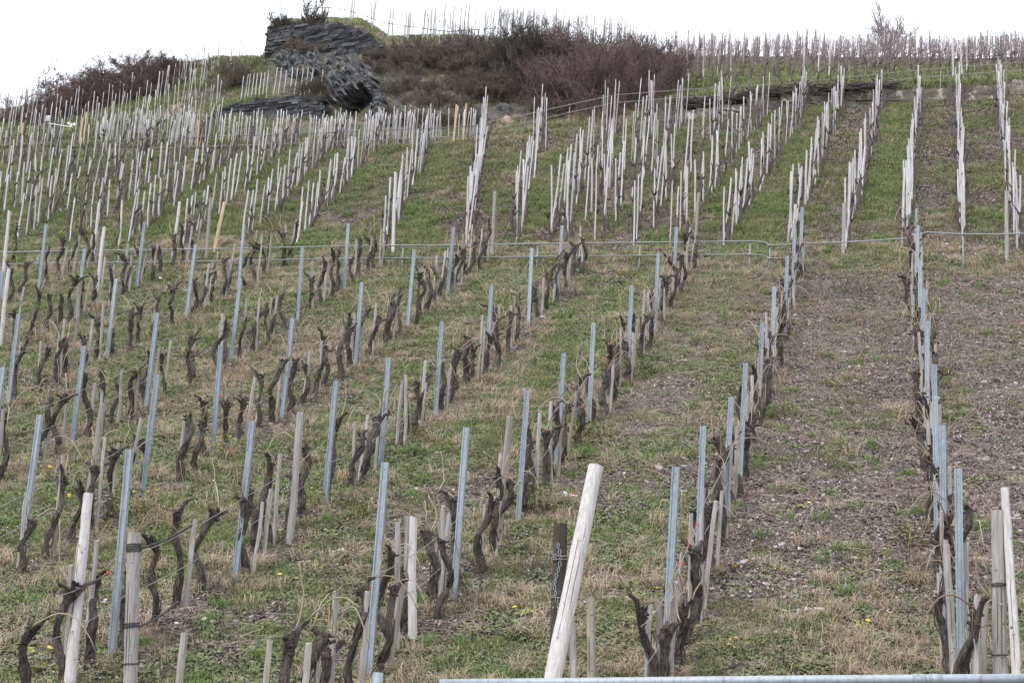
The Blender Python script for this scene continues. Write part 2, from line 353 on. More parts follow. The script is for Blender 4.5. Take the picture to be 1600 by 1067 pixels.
# ------------------------------------------------------------------ mesh helpers
def mesh(name, V, Fc, smooth=False):
    me = bpy.data.meshes.new(name); me.from_pydata([tuple(map(float, v)) for v in V], [], [tuple(int(i) for i in f) for f in Fc])
    if smooth: me.polygons.foreach_set('use_smooth', [True]*len(me.polygons))
    me.update(); return me
def mesh_np(name, V, Fc, smooth=False):
    """V (n,3) array, Fc (m,k) array of equal sized faces"""
    me = bpy.data.meshes.new(name); Fc = np.asarray(Fc, np.int32); k = Fc.shape[1]
    me.vertices.add(len(V)); me.vertices.foreach_set('co', np.asarray(V, np.float32).ravel())
    me.loops.add(Fc.size); me.loops.foreach_set('vertex_index', Fc.ravel())
    me.polygons.add(len(Fc)); me.polygons.foreach_set('loop_start', np.arange(0, Fc.size, k, dtype=np.int32))
    me.polygons.foreach_set('loop_total', np.full(len(Fc), k, np.int32))
    if smooth: me.polygons.foreach_set('use_smooth', np.ones(len(Fc), bool))
    me.update(calc_edges=True); me.validate(); return me
def setmat(me, m):
    if not me.materials: me.materials.append(m)
    return me
def obj(name, me, parent=None, loc=None, rot=None, scl=None):
    o = bpy.data.objects.new(name, me); C.objects.link(o)
    if parent: o.parent = parent
    if loc is not None: o.location = tuple(map(float, loc))
    if rot is not None: o.rotation_euler = rot
    if scl is not None: o.scale = (scl, scl, scl) if isinstance(scl, (int, float)) else tuple(scl)
    return o
def tag(o, label=None, cat=None, group=None, kind=None):
    if label: o['label'] = label
    if cat: o['category'] = cat
    if group: o['group'] = group
    if kind: o['kind'] = kind
    return o
def empty(name, loc=(0, 0, 0), rot=None):
    o = bpy.data.objects.new(name, None); C.objects.link(o); o.location = tuple(map(float, loc)); o.empty_display_size = .1
    if rot: o.rotation_euler = rot
    return o
class MB:
    def __init__(s): s.V = []; s.F = []
    def add(s, V, Fc):
        k = len(s.V); s.V += [tuple(v) for v in V]; s.F += [tuple(i+k for i in f) for f in Fc]
    def box(s, c, d, rot=None):
        x, y, z = (q/2 for q in d); V = [Vector((a, b, e)) for e in (-z, z) for b in (-y, y) for a in (-x, x)]
        if rot is not None: V = [rot@v for v in V]
        s.add([(v.x+c[0], v.y+c[1], v.z+c[2]) for v in V], [(0, 2, 3, 1), (4, 5, 7, 6), (0, 1, 5, 4), (2, 6, 7, 3), (0, 4, 6, 2), (1, 3, 7, 5)])
    def tube(s, P, Rr, n=8, jit=0., rg=None, cap=True):
        P = [Vector(p) for p in P]; V = []; Fc = []; m = len(P); ref = None
        for i, p in enumerate(P):
            t = (P[min(i+1, m-1)]-P[max(i-1, 0)]).normalized()
            if ref is None: ref = Vector((1, 0, 0)) if abs(t.x) < .8 else Vector((0, 1, 0))
            a = (ref-t*ref.dot(t)).normalized(); b = t.cross(a); ref = a
            r = Rr[i] if hasattr(Rr, '__len__') else Rr
            for k in range(n):
                th = 2*math.pi*k/n; q = r*(1+(rg.uniform(-jit, jit) if jit else 0))
                V.append(p+a*(q*math.cos(th))+b*(q*math.sin(th)))
        for i in range(m-1):
            for k in range(n):
                Fc.append((i*n+k, i*n+(k+1) % n, (i+1)*n+(k+1) % n, (i+1)*n+k))
        if cap: Fc.append(tuple(range(n-1, -1, -1))); Fc.append(tuple((m-1)*n+k for k in range(n)))
        s.add(V, Fc)
    def build(s, name, m, parent=None, smooth=False, **k):
        return obj(name, setmat(mesh(name, s.V, s.F, smooth), m), parent, **k)
    def me(s, name, m, smooth=False): return setmat(mesh(name, s.V, s.F, smooth), m)
def prisms(P0, P1, R0, R1, n=3):
    P0 = np.asarray(P0, float); P1 = np.asarray(P1, float); d = P1-P0; L = np.linalg.norm(d, axis=1, keepdims=True); d = d/np.maximum(L, 1e-6)
    ref = np.where(np.abs(d[:, 2:3]) < .9, [[0, 0, 1.]], [[1., 0, 0]]); a = np.cross(d, ref); a /= np.linalg.norm(a, axis=1, keepdims=True); b = np.cross(d, a)
    N = len(P0); V = np.zeros((N, 2, n, 3))
    for k in range(n):
        th = 2*math.pi*k/n; u = a*math.cos(th)+b*math.sin(th)
        V[:, 0, k] = P0+u*np.asarray(R0)[:, None]; V[:, 1, k] = P1+u*np.asarray(R1)[:, None]
    Fc = np.array([[k, (k+1) % n, n+(k+1) % n, n+k] for k in range(n)])
    return V.reshape(-1, 3), (Fc[None]+(np.arange(N)*2*n)[:, None, None]).reshape(-1, 4)

def proto_coll(name, meshes):
    c = bpy.data.collections.new(name)
    for i, me in enumerate(meshes):
        o = bpy.data.objects.new('%s_%02d' % (name, i), me); c.objects.link(o)
    return c
def align(nrm, spin):
    z = nrm; x = np.stack([np.cos(spin), np.sin(spin), np.zeros_like(spin)], -1); x = x-z*(x*z).sum(-1, keepdims=True); x /= np.linalg.norm(x, axis=-1, keepdims=True); y = np.cross(z, x)
    ry = np.arcsin(np.clip(-x[:, 2], -1, 1)); rx = np.arctan2(y[:, 2], z[:, 2]); rz = np.arctan2(x[:, 1], x[:, 0])
    return np.stack([rx, ry, rz], -1)
def scatter(name, coll, P, E, S, label, cat, parent=None, count=None):
    me = bpy.data.meshes.new(name); n = len(P); me.vertices.add(n); me.vertices.foreach_set('co', np.asarray(P, np.float32).ravel())
    k = len(coll.objects)
    for nm, ty, fld, data in (('rot', 'FLOAT_VECTOR', 'vector', np.asarray(E, np.float32).ravel()), ('scl', 'FLOAT', 'value', np.asarray(S, np.float32)), ('idx', 'INT', 'value', R_.integers(0, k, n).astype(np.int32))):
        a = me.attributes.new(nm, ty, 'POINT'); a.data.foreach_set(fld, data)
    o = obj(name, me, parent); g = bpy.data.node_groups.new(name, 'GeometryNodeTree')
    g.interface.new_socket('Geometry', in_out='INPUT', socket_type='NodeSocketGeometry'); g.interface.new_socket('Geometry', in_out='OUTPUT', socket_type='NodeSocketGeometry')
    gi = g.nodes.new('NodeGroupInput'); go = g.nodes.new('NodeGroupOutput'); ins = g.nodes.new('GeometryNodeInstanceOnPoints'); ci = g.nodes.new('GeometryNodeCollectionInfo')
    ci.inputs[0].default_value = coll; ci.inputs[1].default_value = True; ci.inputs[2].default_value = True
    def na(nm, ty):
        x = g.nodes.new('GeometryNodeInputNamedAttribute'); x.data_type = ty; x.inputs[0].default_value = nm; return x.outputs[0]
    er = g.nodes.new('FunctionNodeEulerToRotation'); L = g.links.new
    L(na('rot', 'FLOAT_VECTOR'), er.inputs[0]); L(gi.outputs[0], ins.inputs['Points']); L(ci.outputs[0], ins.inputs['Instance']); ins.inputs['Pick Instance'].default_value = True
    L(na('idx', 'INT'), ins.inputs['Instance Index']); L(er.outputs[0], ins.inputs['Rotation']); L(na('scl', 'FLOAT'), ins.inputs['Scale']); L(ins.outputs[0], go.inputs[0])
    md = o.modifiers.new('scatter', 'NODES'); md.node_group = g
    tag(o, label, cat, kind='stuff'); return o
ORD = 'zeroth first second third fourth fifth sixth seventh eighth ninth tenth eleventh twelfth thirteenth fourteenth fifteenth sixteenth seventeenth eighteenth nineteenth twentieth'.split()
TENS = {2: 'twenty', 3: 'thirty', 4: 'forty'}
def ordw(k):
    if k <= 20: return ORD[k]
    return TENS[k//10]+('-'+ORD[k % 10] if k % 10 else 'th') if k % 10 else {30: 'thirtieth', 40: 'fortieth'}.get(k, str(k)+'th')

# ------------------------------------------------------------------ the hillside sheet
def axis(lo, hi, d, far_lo, far_hi):
    a = list(np.arange(lo, hi+1e-6, d)); s = d; x = lo
    L = []
    while x > far_lo: s *= 1.25; x -= s; L.append(x)
    s = d; x = hi; U = []
    while x < far_hi: s *= 1.25; x += s; U.append(x)
    return np.array(L[::-1]+a+U)
gx = axis(-40, 10, .22, -120, 90); gy = np.concatenate([np.arange(8.6, 45, .22), np.arange(45, 62, .14), axis(62, 80, .4, 62.1, 140)])
GX, GY = np.meshgrid(gx, gy); GZ = H(GX, GY)
nx, ny = len(gx), len(gy); V = np.stack([GX, GY, GZ], -1).reshape(-1, 3)
ii = (np.arange(ny-1)[:, None]*nx+np.arange(nx-1)[None]).ravel(); Fq = np.stack([ii, ii+1, ii+1+nx, ii+nx], -1)
hm = mesh_np('hillside', V, Fq, True); setmat(hm, M['ground'])
cov = np.stack([green_mask(V[:, 0], V[:, 1]), dry_mask(V[:, 0], V[:, 1])*.85, slate_mask(V[:, 0], V[:, 1]), np.ones(len(V))], -1)
steep = np.clip((1-tnormal(V[:, 0], V[:, 1])[:, 2]-.22)*7, 0, 1)
pa = V[:, 0]/V[:, 1]
bank = np.clip((pa-ray(420, 150)[0])/.015, 0, 1)*np.clip((ray(1050, 150)[0]-pa)/.03, 0, 1)*np.clip((V[:, 1]-yW(V[:, 0])-2.2)/1.5, 0, 1)*np.clip((61-V[:, 1])/3, 0, 1)
cl = np.clip(np.maximum(steep*(V[:, 1] > 46.5), bank*.8), 0, 1)
for nm, dat in (('cover', cov), ('cliff', np.stack([cl, cl, cl, np.ones(len(V))], -1))):
    ca = hm.color_attributes.new(nm, 'FLOAT_COLOR', 'POINT'); ca.data.foreach_set('color', dat.astype(np.float32).ravel())
ho = obj('hillside', hm); tag(ho, kind='structure')
rb = MB(); rb.add([(-120, -60, -1.62), (90, -60, -1.62), (90, 8.2, -1.62), (-120, 8.2, -1.62)], [(0, 1, 2, 3)])
tag(rb.build('road', M['asphalt']), kind='structure')
fwall = MB()
for i in range(30):
    x = -34+i*2.; fwall.box((x, 8.4, -1.55), (1.985, .45, .44+.03*(i % 3)))
tag(fwall.build('roadside_wall', M['blockstone']), 'low stone wall between the road and the foot of the vineyard', 'wall')

def frame_pts(n, y0, y1, seed, m=40):
    """uniform random ground points inside the wedge that the vineyard shows"""
    g = np.random.default_rng(seed); out = []
    ys = np.sqrt(g.uniform(y0*y0, y1*y1, n)); a = g.uniform(ray(-m-60, 500)[0], ray(1600+m, 500)[0], n)
    X = a*ys; return X, ys

# ------------------------------------------------------------------ dry stone walls, rock outcrop
import bmesh
def hull(rg, n=14, d=(1, 1, 1), name='rock'):
    bm = bmesh.new()
    for _ in range(n):
        v = Vector((rg.gauss(0, 1), rg.gauss(0, 1), rg.gauss(0, 1))).normalized()
        v = Vector(tuple(max(-.62, min(.62, q)) for q in v))
        bm.verts.new((v.x*d[0], v.y*d[1], v.z*d[2]))
    r = bmesh.ops.convex_hull(bm, input=bm.verts)
    for g in r['geom_interior']+r['geom_unused']:
        if isinstance(g, bmesh.types.BMVert) and g.is_valid: bm.verts.remove(g)
    V = [tuple(v.co) for v in bm.verts]; bm.verts.index_update(); Fc = [tuple(v.index for v in f.verts) for f in bm.faces]; bm.free()
    return V, Fc
rg = random.Random(5)
def stone_box(rg, j=.13):
    V = []
    for z in (-.5, .5):
        for y in (-.5, .5):
            for x in (-.5, .5):
                V.append((x+rg.uniform(-j, j)*.5, y+rg.uniform(-j, j), z+rg.uniform(-j, j)))
    return V, [(0, 2, 3, 1), (4, 5, 7, 6), (0, 1, 5, 4), (2, 6, 7, 3), (0, 4, 6, 2), (1, 3, 7, 5)]
STONE = [stone_box(rg) for _ in range(8)]
def stone_meshes(m, nm):
    L = []
    for V_, F_ in STONE:
        L.append(setmat(mesh(nm, V_, F_), m))
    return L
SM_wall = stone_meshes(M['wallstone'], 'stone'); SM_block = stone_meshes(M['blockstone'], 'stone')
def stone_wall(name, label, pts, zbot, ztop, depth, course, length, meshes, core_mat, rg, proud=.05, gap=.008):
    """pts: plan polyline; zbot/ztop: functions of the fraction along it"""
    P = [Vector((p[0], p[1], 0)) for p in pts]; Ls = [0]
    for a, b in zip(P, P[1:]): Ls.append(Ls[-1]+(b-a).length)
    tot = Ls[-1]
    def pos(s):
        for k in range(len(P)-1):
            if s <= Ls[k+1] or k == len(P)-2:
                t = (s-Ls[k])/(Ls[k+1]-Ls[k]); return P[k].lerp(P[k+1], t), (P[k+1]-P[k]).normalized()
    mid, _ = pos(tot/2); root = empty(name, (mid.x, mid.y, zbot(.5))); tag(root, label, 'wall')
    core = MB(); n = max(2, int(tot/.8)); Vc = []; Fc = []
    for i in range(n+1):
        p, d = pos(tot*i/n); nrm = Vector((-d.y, d.x, 0)); f = i/n
        for off, z in ((.03, zbot(f)-.25), (depth, zbot(f)-.25), (depth, ztop(f)-.06), (.03, ztop(f)-.06)):
            q = p+nrm*off; Vc.append((q.x-mid.x, q.y-mid.y, z-zbot(.5)))
    for i in range(n):
        for k in range(4): Fc.append((i*4+k, i*4+(k+1) % 4, i*4+4+(k+1) % 4, i*4+4+k))
    Fc += [(3, 2, 1, 0), tuple(n*4+k for k in range(4))]; core.add(Vc, Fc); core.build('wall_core', core_mat, root)
    zmin = min(zbot(f/20) for f in range(21))-.1; zmax = max(ztop(f/20) for f in range(21)); z = zmin
    while z < zmax:
        ch = course*rg.uniform(.7, 1.3); s = rg.uniform(-.3, 0)*length
        while s < tot:
            L = length*rg.uniform(.5, 1.5); c = s+L/2; f = min(1, max(0, c/tot))
            if 0 <= c <= tot and zbot(f)-.12 < z+ch/2 and z+ch*.7 < ztop(f)+rg.uniform(-.06, .05):
                p, d = pos(c); nrm = Vector((-d.y, d.x, 0)); dp = depth*rg.uniform(.5, .8); q = p+nrm*(dp/2-rg.uniform(0, proud))
                o = obj('stone', rg.choice(meshes), root, (q.x-mid.x, q.y-mid.y, z+ch/2-zbot(.5)), (rg.uniform(-.03, .03), rg.uniform(-.05, .05), math.atan2(d.y, d.x)+rg.uniform(-.05, .05)), (L*.98-gap, dp, ch-gap))
            s += L
        z += ch
    return root
def line_at(pxs, y):
    return [tuple(at(px, v, yy)[:2]) for (px, v), yy in zip(pxs, y)]
def zf(pxv, ys):
    zs = [at(px, v, y)[2] for (px, v), y in zip(pxv, ys)]; fs = np.linspace(0, 1, len(zs))
    return lambda f: float(np.interp(f, fs, zs))
# wall crowning the crag
pt = [(418, 60), (420, 60), (450, 60), (480, 60), (510, 60), (540, 60), (570, 60), (600, 66)]; yy = [58.2, 56.4, 56.15, 56.0, 55.75, 55.5, 55.35, 55.3]
stone_wall('dry_stone_wall', 'dark layered dry stone wall crowning the rock outcrop', line_at(pt, yy),
           zf([(418, 92), (420, 96), (450, 92), (480, 86), (510, 88), (540, 96), (570, 92), (600, 84)], yy), zf([(418, 39), (420, 40), (450, 36), (480, 34), (510, 36), (540, 36), (570, 44), (600, 70)], yy), .6, .13, .42, SM_wall, M['wallstone'], rg)
pt = [(338, 168), (380, 168), (420, 168), (460, 168), (502, 166)]; yy = [51.75]*3+[51.55, 51.3]
stone_wall('terrace_wall', 'low dark slate terrace wall below the short row of pale stakes', line_at(pt, yy),
           zf([(338, 186), (380, 188), (420, 188), (460, 188), (502, 188)], yy), zf([(338, 172), (380, 156), (420, 153), (460, 151), (502, 152)], yy), .5, .12, .40, SM_wall, M['wallstone'], rg)
pt = [(1062, 180), (1180, 172), (1300, 160), (1450, 152), (1640, 146)]; yy = [49.72, 50.5, 51.3, 51.8, 52.4]
stone_wall('retaining_wall', 'mossy lichen-spotted block wall holding the top vineyard at right', line_at(pt, yy),
           zf([(1062, 188), (1180, 176), (1300, 166), (1450, 158), (1640, 150)], yy), zf([(1062, 172), (1180, 152), (1300, 139), (1450, 133), (1640, 124)], yy), .5, .27, .85, SM_block, M['blockstone'], rg, .05)
pt = [(680, 230), (760, 217), (850, 207), (1050, 192)]; yy = [46.2, 47.2, 48.0, 49.55]
stone_wall('low_wall', 'low grey stone kerb wall at the foot of the brush bank', line_at(pt, yy),
           zf([(680, 236), (760, 222), (850, 212), (1050, 196)], yy), zf([(680, 227), (760, 206), (850, 194), (1050, 178)], yy), .4, .2, .7, SM_block, M['blockstone'], rg)

# the crag itself: dipping slate slabs
ob = MB(); rg = random.Random(31)
dip = Euler((0, rad(52), 0)).to_matrix()
def slab(c, d, tilt, rg, mb):
    V_, F_ = hull(rg, 16, d); rot = (Matrix.Rotation(rad(rg.uniform(-14, 14)), 3, 'Z') @ Matrix.Rotation(rad(tilt), 3, 'Y') @ Matrix.Rotation(rad(rg.uniform(-18, 10)), 3, 'X'))
    mb.add([tuple(rot@Vector(v)+Vector(c)) for v in V_], F_)
def in_poly(x, y, P):
    r = False; j = len(P)-1
    for i in range(len(P)):
        if (P[i][1] > y) != (P[j][1] > y) and x < (P[j][0]-P[i][0])*(y-P[i][1])/(P[j][1]-P[i][1])+P[i][0]: r = not r
        j = i
    return r
crag = [(424, 92), (440, 82), (470, 74), (500, 82), (520, 90), (570, 94), (596, 120), (612, 160), (612, 196), (525, 196), (518, 160), (500, 128), (470, 128), (436, 110)]
RT = {410: ([60, 88, 120, 147, 205], [57.2, 56.6, 54.7, 53.9, 53.6]), 500: ([60, 100, 142, 150, 205], [56.2, 54.6, 53.1, 52.6, 52.2]), 555: ([60, 105, 140, 188, 205], [55.8, 53.5, 52.0, 51.6, 51.2]), 600: ([60, 110, 190, 205], [56, 53.9, 51.1, 50.8]), 640: ([60, 110, 190, 205], [56.3, 54.3, 51.5, 51.2])}
rk = sorted(RT)
def rock_y(px, v):
    k = max(0, min(len(rk)-2, int(np.searchsorted(rk, px))-1)); t = (px-rk[k])/(rk[k+1]-rk[k]); return np.interp(v, *RT[rk[k]])*(1-t)+np.interp(v, *RT[rk[k+1]])*t
def poly_dist(x, y, P):
    m = 1e9
    for (ax, ay), (bx, by) in zip(P, P[1:]+P[:1]):
        dx, dy = bx-ax, by-ay; t = max(0, min(1, ((x-ax)*dx+(y-ay)*dy)/(dx*dx+dy*dy))); m = min(m, math.hypot(x-ax-dx*t, y-ay-dy*t))
    return m if in_poly(x, y, P) else -m
us = np.arange(408, 628, 1.25); vs = np.arange(64, 206, 1.25); Vr = []
for v in vs:
    for px in us:
        y = rock_y(px, v); p = at(px, v, y); Vr.append((p[0], p[1], p[2], poly_dist(px, v, crag), ((px-557)*.94+(v-168)*.34)/25, (-(px-557)*.34+(v-168)*.94)/29))
Vr = np.array(Vr); Xr, Zr = Vr[:, 0], Vr[:, 2]; sb = .77*Xr+.64*Zr+.18*(fbm(Xr*.9, Zr*.9, 7, 3)-.5)
saw = lambda t: (t-np.floor(t))
along = -.64*Xr+.77*Zr
dsp = .34*saw(sb*.95+.25*np.floor(along*.7))+.17*saw(sb*2.7+.6*np.floor(along*1.3))+.06*saw(sb*8+.5*np.floor(along*3))+.55*(np.floor(fbm(Xr*.8, Zr*.8, 4, 2)*7)/7-.5)+.25*(np.floor(fbm(Xr*2.2, Zr*2.2, 5, 2)*6)/6-.5)
edge = np.clip(Vr[:, 3]/9+.8*(fbm(Xr*2, Zr*2, 6, 3)-.5), -1.2, 1); dsp = dsp*np.clip(edge, 0, 1)-1.0*np.clip(-edge, 0, 1.2)
rr2 = Vr[:, 4]**2+Vr[:, 5]**2; dsp -= 1.7*np.clip(1.35-rr2-.5*(fbm(Xr*3, Zr*3, 8, 2)-.5), 0, 1)
Vw = np.stack([Xr-.15*dsp, Vr[:, 1]-dsp, Zr+.12*dsp], -1); nu_ = len(us); ii = (np.arange(len(vs)-1)[:, None]*nu_+np.arange(nu_-1)[None]).ravel()
ql = np.stack([ii, ii+nu_, ii+nu_+1, ii+1], -1); keep = (edge[ql].max(1) > -.9); me = mesh_np('crag_face', Vw, ql[keep]); setmat(me, M['cragrock']); tag(obj('crag_face', me), kind='structure')
k = 0
while k < 70:
    x, v = rg.uniform(424, 612), rg.uniform(74, 190)
    if poly_dist(x, v, crag) < 4 or ((x-557)/27)**2+((v-168)/30)**2 < 1.2: continue
    y = rock_y(x, v)-rg.uniform(.05, .35); q = rg.uniform(.12, .42); slab(at(x, v, y), (q*1.8, q*.8, q*.34), 50+rg.uniform(-16, 16), rg, ob); k += 1
for x, v in [(610, 200), (650, 185), (690, 178), (742, 172), (780, 168), (800, 160), (812, 150), (795, 180), (765, 190), (720, 160), (845, 168), (660, 170), (835, 182), (770, 150), (705, 190), (630, 165)]:
    for _ in range(3):
        p = ground_hit(x+rg.uniform(-16, 16), v+rg.uniform(-10, 10), 47.6)
        if p is None: continue
        s = rg.uniform(.15, .42); slab((p[0], p[1]+.1, p[2]), (s*1.3, s*.8, s*.7), rg.uniform(10, 50), rg, ob)
tag(ob.build('rock_outcrop', M['rock']), kind='structure')
oc = MB()
for x, v, s in [(642, 172, .3), (628, 182, .16), (795, 193, .3), (783, 201, .2), (592, 165, .16), (590, 108, .2)]:
    p = ground_hit(x, v, 47.6)
    if p is not None: slab((p[0], p[1]-.05, p[2]), (s*1.2, s*.8, s*.8), rg.uniform(0, 40), rg, oc)
tag(oc.build('ochre_rocks', M['ochre']), kind='structure')

# ------------------------------------------------------------------ handrails
def rail(name, label, heights, knots, posts, r=.0155, clamp=True, mat='pipe'):
    """knots: ground plan points; posts: fractions list in knots index"""
    root = empty(name, (knots[0][0], knots[0][1], hz(*knots[0][:2]))); o = Vector(root.location); tag(root, label, 'handrail')
    for hgt in heights:
        mb = MB(); pts = []
        for a, b in zip(knots, knots[1:]):
            m = 4
            for t in range(m):
                x = a[0]+(b[0]-a[0])*t/m; y = a[1]+(b[1]-a[1])*t/m; za = a[2]+(b[2]-a[2])*t/m; pts.append((x-o.x, y-o.y, za+hgt-o.z))
        b = knots[-1]; pts.append((b[0]-o.x, b[1]-o.y, b[2]+hgt-o.z)); mb.tube(pts, r, 8); mb.build('rail_pipe', M[mat], root, True)
    for q in posts:
        k = min(int(q), len(knots)-2); t = q-k; a, b = knots[k], knots[k+1]
        x = a[0]+(b[0]-a[0])*t; y = a[1]+(b[1]-a[1])*t; z = a[2]+(b[2]-a[2])*t; g = hz(x, y)
        mb = MB(); mb.tube([(x-o.x, y-o.y+.03, g-.15-o.z), (x-o.x, y-o.y+.03, z+heights[0]+.03-o.z)], r*1.05, 8)
        po = mb.build('rail_post', M[mat], root, True)
        if clamp:
            for hgt in heights:
                mb = MB(); mb.tube([(x-o.x-.05, y-o.y, z+hgt-o.z), (x-o.x+.05, y-o.y, z+hgt-o.z)], r*1.4, 8); mb.build('clamp', M[mat], po, True)
    return root
ks = []
for px, v in [(-60, 396), (60, 393), (200, 391), (340, 389), (470, 386), (560, 384), (700, 383), (840, 381), (1000, 379), (1172, 377), (1193, 378), (1203, 383), (1240, 382)]:
    y = 34.05; p = at(px, v, y); ks.append((p[0], p[1], p[2]-.42))
rail('handrail', 'long galvanised two-pipe handrail crossing the slope along the middle path', (.42, .12), ks, [1, 3, 5.5, 6, 7, 8, 9, 11, 1.9, 2.5])
ks = [(lambda p: (p[0], p[1], p[2]-.45))(at(px, v, 34.1)) for px, v in [(1236, 381), (1330, 378), (1412, 373), (1430, 366), (1450, 363), (1505, 366), (1560, 366), (1640, 364)]]
rail('handrail', 'grey handrail pipe rising in a hump past the slate lane at right', (.45,), ks, [2.9, 5.0, 7])
ks = [(lambda p: (p[0], p[1], p[2]-.62))(at(px, v, float(yW(at(px, v, 46.)[0]))-.1)) for px, v in [(-60, 230), (30, 226), (150, 221), (300, 215), (420, 211), (520, 207), (620, 203), (690, 200), (738, 197)]]
rail('handrail', 'thin rusty grey handrail in front of the dense pale stakes at left', (.62, .30), ks, [1, 2, 3, 4, 5, 6, 7, 8], .013, True, 'rusty')
ks = [(lambda p: (p[0], p[1], p[2]-.6))(at(px, v, y)) for px, v, y in [(738, 197, 46.8), (820, 180, 47.7), (890, 164, 48.4), (960, 149, 49.1), (1060, 141, 49.7), (1150, 136, 50.4), (1240, 130, 51.0), (1330, 121, 51.45), (1440, 110, 51.9), (1540, 102, 52.2), (1650, 94, 52.6)]]
rail('handrail', 'thin handrail climbing past the brush and along the block wall at right', (.6, .33), ks, [1, 2, 3.05, 4, 5, 6, 7.3, 8.3, 9.3], .013, True, 'rusty')
ks = [(lambda p: (p[0], p[1], p[2]-.7))(at(px, v, y)) for px, v, y in [(462, 20, 57.3), (485, 14, 57.3), (513, 12, 57.2), (538, 15, 57.1), (575, 27, 57.0), (600, 36, 57), (632, 41, 57.2), (700, 50, 58), (780, 44, 59)]]
rail('handrail', 'dark handrail curving over the top of the crag', (.7,), ks, [0, 1, 2, 3, 5, 6], .016, False, 'rusty')
# foreground rail
ks = [(lambda p: (p[0], p[1], p[2]))(at(px, v, 11.6)) for px, v in [(688, 1068.2), (900, 1066), (1200, 1063), (1450, 1061), (1640, 1060)]]
fr = empty('handrail', ks[1]); tag(fr, 'close galvanised handrail along the very bottom edge at right', 'handrail'); o = Vector(ks[1])
mb = MB(); mb.tube([(k[0]-o.x, k[1]-o.y, k[2]-o.z) for k in ks], .036, 14); mb.build('rail_pipe', M['zinc'], fr, True)
for px in (1437, 1462):
    p = at(px, 1061.2, 11.6); mb = MB(); mb.tube([(p[0]-o.x-.045, p[1]-o.y, p[2]-o.z), (p[0]-o.x+.045, p[1]-o.y, p[2]-o.z+.001)], .0395, 14); mb.build('coupling', M['zinc'], fr, True)
for px, top in ((591, 1050), (1450, 1062)):
    p = at(px, top, 11.64); mb = MB(); mb.tube([(p[0]-o.x, p[1]-o.y, hz(p[0], p[1])-o.z-.3), (p[0]-o.x, p[1]-o.y, p[2]-o.z)], .04, 12); mb.build('rail_post', M['zinc'], fr, True)

# ------------------------------------------------------------------ trellis posts of galvanised steel
def post_mesh():
    w_, d_, t = .029, .020, .0035
    out = [(-w_, -d_), (-w_, d_), (-w_*.62, d_), (-w_*.40, d_-.009), (w_*.40, d_-.009), (w_*.62, d_), (w_, d_), (w_, -d_), (w_-t, -d_), (w_-t, d_-t), (w_*.66, d_-t), (w_*.42, d_-.009-t), (-w_*.42, d_-.009-t), (-w_*.66, d_-t), (-w_+t, d_-t), (-w_+t, -d_)]
    mb = MB(); n = len(out); V_ = [(x, y, z) for z in (-.22, 1.) for x, y in out]
    mb.add(V_, [((k+1) % n, k, n+k, n+(k+1) % n) for k in range(n)]+[(n+k, n+15-k, n+14-k, n+k+1) for k in range(7)])
    z = .3
    while z < .97:                                   # wire hooks punched out of both flanges
        for s in (-1, 1): mb.box((s*(w_+.004), -.004, z), (.008, .012, .013))
        z += .085
    me = mb.me('steel_post', M['zinc']); me.materials.append(M['rustwire']); k0 = len(me.polygons)
    bm = bmesh.new(); bm.from_mesh(me)
    for z in (.965, .93, .70, .45):                  # punched holes in the channel
        V_ = [bm.verts.new((.0045*math.cos(q*math.pi/4), d_-.0086, z+.0030*math.sin(q*math.pi/4))) for q in range(8)]; f = bm.faces.new(V_[::-1]); f.material_index = 1
    bm.to_mesh(me); bm.free(); return me
PM = post_mesh()
ROWS = list(range(2, -10, -1))
PY = [13.1, 15.75, 18.42, 20.5, 22.85, 26.0, 29.0, 31.6]
PY0 = [13.52, 16.3, 18.4, 20.35, 23.3, 26.0, 28.6, 31.5, 33.4]
def lowX(i, y=0.): return X0+2.4*i+(.30*2.4 if i == -6 else .45*2.4 if i <= -7 else 0)*0
def lrow(i): return ordw(3-i)
rg = random.Random(17); POSTS = {}
for i in ROWS:
    ys = PY0 if i >= 0 else PY; n = 0; POSTS[i] = []
    for y in ys:
        y = y+rg.uniform(-.08, .08)+(.3 if i <= -4 else 0); x = lowX(i)+rg.uniform(-.03, .03); z = hz(x, y)
        hgt = float(np.interp(y, [13, 15.8, 18.4, 35], [1.84, 1.72, 1.55, 1.5]))*rg.uniform(.97, 1.04)
        POSTS[i].append((x, y, z, hgt))
        if not in_view((x, y, z), hgt, -2): continue
        n += 1
        o = obj('steel_post', PM, None, (x, y, z), (rad(rg.uniform(-1.5, 1.5)), rad(rg.uniform(-1.3, 1.3)), rad(180+rg.uniform(-14, 14))), (1.06, 1.06, hgt))
        tag(o, 'galvanised steel post, %s up the %s lower vine row from the right' % (ordw(n), lrow(i)), 'post', 'steel trellis posts of the lower vineyard')

